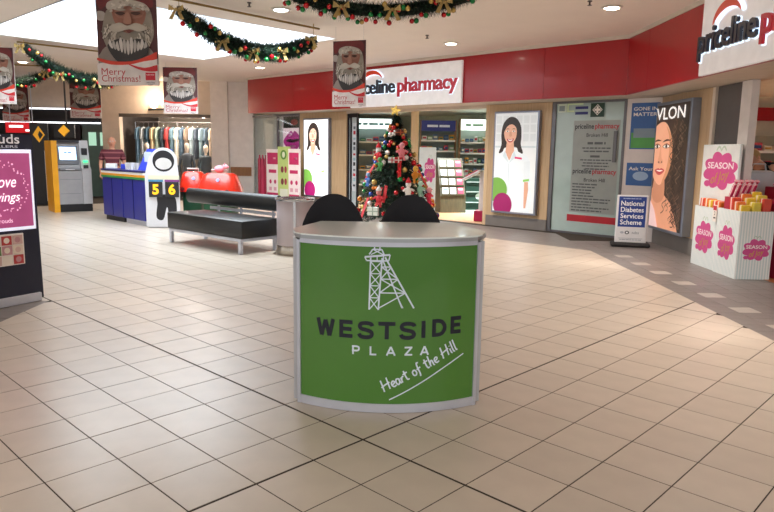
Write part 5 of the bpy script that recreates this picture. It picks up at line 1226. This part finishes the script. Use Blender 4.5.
for k in range(64):
    a_ = 2 * pi * k / 64 + random.uniform(-.03, .03); r_ = .225 + random.uniform(-.03, .03); m.shape(ell(.0 + r_ * cos(a_), 1.12 + r_ * 1.0 * sin(a_), random.uniform(.004, .011), random.uniform(.004, .011), 6), mat('e6a8c6', .4, 0, .5), yj, .0001)
m.text('Love', CW, .02, 1.13, h=.11, width=.23, y=yj, align='CENTER', shear=.3); m.text('savings', CW, 0, 1.0, h=.085, width=.33, y=yj, align='CENTER', shear=.3); m.text('Prouds', mat('e6b8d0', .4, 0, .5), 0, .80, h=.04, y=yj, align='CENTER'); m.build('poster_print', jw)
m = MB(); m.text('Prouds', mat('e8eaf2', .4), 0, 1.535, h=.085, width=.42, y=-.003, align='CENTER', bold=.012); m.text('JEWELLERS', mat('c9cede', .4), 0, 1.495, h=.022, width=.38, y=-.003, align='CENTER', bold=.01)
m.ribbon(ell(0, 1.60, .035, .02, 10, 0, pi), .008, mat('e8eaf2', .4), y=-.003); m.build('lettering', jw)
MB().rbox((-.04, -.004, .54), (.44, .016, .30), .003, mat('e4dcd6', .4), seg=1).build('catalogue_sheet', jw)
m = MB(); cols = ['b03a3a', 'd9c9b8', 'c9a8a0', '5a7a4a', 'e0d4c8', 'b8868c']; yj = -.0125
for i in range(4):
    for j in range(3): m.shape(rect(-.245 + i * .104, .40 + j * .094, -.148 + i * .104, .486 + j * .094), mat(cols[(i * 2 + j) % 6], .5), yj, .0002); m.shape(ell(-.197 + i * .104, .443 + j * .094, .028, .028, 12), mat(cols[(i + j * 3 + 2) % 6], .5), yj, .0002)
m.build('catalogue_print', jw)

# ================================================================== PEOPLE
def skin_body(verts, edges, radii, sub=2):
    me = bpy.data.meshes.new('b'); me.from_pydata(verts, edges, []); o = bpy.data.objects.new('b', me); COL.objects.link(o)
    o.modifiers.new('s', 'SKIN'); sv = me.skin_vertices[0].data
    for i, r in enumerate(radii): sv[i].radius = (r, r) if not isinstance(r, tuple) else r; sv[i].use_root = (i == 0)
    ss = o.modifiers.new('u', 'SUBSURF'); ss.levels = sub; ss.render_levels = sub
    dg = bpy.context.evaluated_depsgraph_get(); dg.update(); ev = o.evaluated_get(dg); out = bpy.data.meshes.new_from_object(ev); bpy.data.objects.remove(o)
    vs = [tuple(v.co) for v in out.vertices]; fs = [list(p.vertices) for p in out.polygons]; bpy.data.meshes.remove(out); return vs, fs
def person(lb, loc, rz, J, skin, shirt, trousers, hairc, bald=False, sc=1.0):
    t = thing('person', lb, 'person', loc, rz); t.scale = (sc,) * 3
    n_ = list(J.keys()); ix = {k: i for i, k in enumerate(n_)}; V = [J[k] for k in n_]
    E_ = [('pelvis', 'waist'), ('waist', 'chest'), ('chest', 'neck'), ('neck', 'headb'), ('headb', 'headt')]
    for s_ in 'LR': E_ += [('chest', 'sh' + s_), ('sh' + s_, 'el' + s_), ('el' + s_, 'wr' + s_), ('pelvis', 'hip' + s_), ('hip' + s_, 'kn' + s_), ('kn' + s_, 'an' + s_), ('an' + s_, 'to' + s_)]
    Rd = {'pelvis': .13, 'waist': .125, 'chest': (.15, .12), 'neck': .055, 'headb': .07, 'headt': .085}
    for s_ in 'LR': Rd.update({'sh' + s_: .065, 'el' + s_: .045, 'wr' + s_: .03, 'hip' + s_: .095, 'kn' + s_: .06, 'an' + s_: .042, 'to' + s_: .035})
    vs, fs = skin_body(V, [(ix[a], ix[b]) for a, b in E_], [Rd[k] for k in n_]); b = MB(); b.add(vs, fs, skin)
    H = Vector(J['headt']); D = (H - Vector(J['neck'])).normalized(); fwd = Vector(J.get('face', (0, -1, 0))) if False else (Vector((0, -1, 0)) - D * D.dot(Vector((0, -1, 0)))).normalized(); sd = D.cross(fwd)
    hc = H - D * .05; XF = Matrix((( sd.x, -fwd.x, D.x, hc.x), (sd.y, -fwd.y, D.y, hc.y), (sd.z, -fwd.z, D.z, hc.z), (0, 0, 0, 1)))
    hd = MB().ball((0, 0, 0), (.078, .095, .118), skin, 16, 12); hd.ball((0, -.10, -.015), (.014, .02, .028), skin, 8, 6)
    for s_ in (-1, 1): hd.ball((s_ * .08, .005, -.005), (.012, .02, .032), skin, 8, 6); hd.ball((s_ * .03, -.086, .015), (.013, .010, .008), mat('efe8e2', .4), 8, 5); hd.ball((s_ * .03, -.094, .015), (.006, .005, .006), mat('241a16', .4), 6, 4); hd.box((s_ * .03, -.09, .036), (.034, .012, .007), hairc)
    hd.ball((0, -.086, -.058), (.026, .010, .008), mat('a85a50', .5), 8, 5)
    b.add(hd.v, hd.f, skin, XF); 
    base = len(b.mi) - len(hd.mi)
    for i, k in enumerate(hd.mi): b.mi[base + i] = b.m(hd.mats[k])
    # hands
    for s_ in 'LR':
        w_, e_ = Vector(J['wr' + s_]), Vector(J['el' + s_]); d = (w_ - e_).normalized(); sd2 = d.cross(Vector((0, 1, 0)) if abs(d.y) < .8 else Vector((1, 0, 0))).normalized(); up = sd2.cross(d)
        b.tube([w_ - d * .01, w_ + d * .04, w_ + d * .085], [.024, .038, .034], skin, 8)
        for k in range(4): r_ = w_ + d * .08 + up * (.027 - .018 * k); ln = (.06, .072, .068, .052)[k]; b.tube([r_, r_ + d * ln * .55 + sd2 * .008, r_ + d * ln * .9 + sd2 * .028], [.0095, .009, .007], skin, 6)
        r_ = w_ + d * .03 + up * .03; b.tube([r_, r_ + d * .03 + up * .025, r_ + d * .06 + up * .03 + sd2 * .012], [.011, .010, .008], skin, 6)
    b.build('body', t, True)
    def cloth(names, edges, grow, mt, nm):
        sub_ = {k: i for i, k in enumerate(names)}; vs_, fs_ = skin_body([J2[k] for k in names], [(sub_[a], sub_[b_]) for a, b_ in edges], [tuple(x + grow for x in Rd[k]) if isinstance(Rd[k], tuple) else Rd[k] + grow for k in names]); MB().add(vs_, fs_, mt).build(nm, t, True)
    J2 = dict(J); Rd['eh'] = .055
    for s_ in 'LR': J2['sl' + s_] = tuple(Vector(J['sh' + s_]).lerp(Vector(J['el' + s_]), .75)); Rd['sl' + s_] = .058; J2['cf' + s_] = tuple(Vector(J['kn' + s_]).lerp(Vector(J['an' + s_]), .95)); Rd['cf' + s_] = .06
    J2['nk'] = tuple(Vector(J['chest']).lerp(Vector(J['neck']), .75)); Rd['nk'] = .075; J2['hem'] = tuple(Vector(J['pelvis']).lerp(Vector(J['waist']), -.2)); Rd['hem'] = .14
    cloth(['pelvis', 'waist', 'chest', 'nk', 'shL', 'slL', 'shR', 'slR'], [('pelvis', 'waist'), ('waist', 'chest'), ('chest', 'nk'), ('chest', 'shL'), ('shL', 'slL'), ('chest', 'shR'), ('shR', 'slR')], .02, shirt, 'shirt')
    cloth(['pelvis', 'hipL', 'knL', 'cfL', 'hipR', 'knR', 'cfR'], [('pelvis', 'hipL'), ('hipL', 'knL'), ('knL', 'cfL'), ('pelvis', 'hipR'), ('hipR', 'knR'), ('knR', 'cfR')], .014, trousers, 'trousers')
    for s_ in 'LR':
        a_, o_ = Vector(J['an' + s_]), Vector(J['to' + s_]); MB().rbox(((a_ + o_) / 2 * 1 + Vector((0, -.01, -.0))).to_tuple() if False else tuple((a_ + o_) / 2 - Vector((0, 0, .012))), (.10, .28, .09), .035, mat('2a2624', .6), seg=2).build('shoe', t, True)
    hr = MB().ball((0, .012, .022), (.084, .098, .108), hairc, 16, 12)
    keep = [k for k, f in enumerate(hr.f) if not all((hr.v[i][1] < -.02 and hr.v[i][2] < .085) or hr.v[i][2] < -.05 for i in f) and not (bald and all(hr.v[i][2] > .03 for i in f))]
    h2 = MB(); h2.add(hr.v, [hr.f[k] for k in keep], hairc, XF); h2.build('hair', t, True); return t
STAND = dict(pelvis=(0, 0, .95), waist=(0, -.01, 1.10), chest=(0, 0, 1.33), neck=(0, 0, 1.49), headb=(0, -.02, 1.56), headt=(0, -.025, 1.68))
for s_, k in (('L', 1), ('R', -1)): STAND.update({'sh' + s_: (k * .19, 0, 1.40), 'el' + s_: (k * .26, .02, 1.13), 'wr' + s_: (k * .25, -.10, .90), 'hip' + s_: (k * .095, 0, .88), 'kn' + s_: (k * .11, -.01, .49), 'an' + s_: (k * .12, .02, .09), 'to' + s_: (k * .13, -.13, .04)})
person('balding man in maroon striped polo shirt standing behind the kiosk', (-6.40, 15.5, 0), .35, STAND, mat('c98f74', .6), striped('561a28', '8a4c50', 2.6, 'Z', .8, .82), mat('2c2e3a', .8), mat('b8aca0', .8), True, 1.0)
BEND = dict(pelvis=(0, .08, .93), waist=(0, -.02, 1.07), chest=(0, -.20, 1.25), neck=(0, -.33, 1.36), headb=(0, -.38, 1.40), headt=(0, -.46, 1.47))
for s_, k in (('L', 1), ('R', -1)): BEND.update({'sh' + s_: (k * .18, -.25, 1.30), 'el' + s_: (k * .24, -.36, 1.08), 'wr' + s_: (k * .16, -.52, 1.06), 'hip' + s_: (k * .095, .06, .87), 'kn' + s_: (k * .11, .03, .48), 'an' + s_: (k * .12, .06, .09), 'to' + s_: (k * .13, -.10, .04)})
pr = person('blonde shop assistant in dark vest bending over stock inside the right entrance', (5.72, 9.95, 0), -1.15, BEND, mat('dcab92', .6), mat('1d2030', .8), mat('20222c', .8), mat('c8a878', .7), False, 1.05)
m = MB()
m2 = thing('white_bag', 'pale blue and white bag beside the bending shop assistant', 'bag', (5.24, 9.45, 0)); MB().rbox((0, 0, 1.12), (.40, .22, .42), .06, mat('cfdbe6', .6)).build('bag_body', m2, True); MB().tube([(-.1, 0, 1.32), (-.08, 0, 1.42), (.08, 0, 1.42), (.1, 0, 1.32)], .012, mat('cfdbe6', .6), 6).build('handle', m2, True); MB().rbox((0, 0, .455), (.42, .26, .91), .01, mat('8a1a3a', .5)).build('plinth_box', m2)
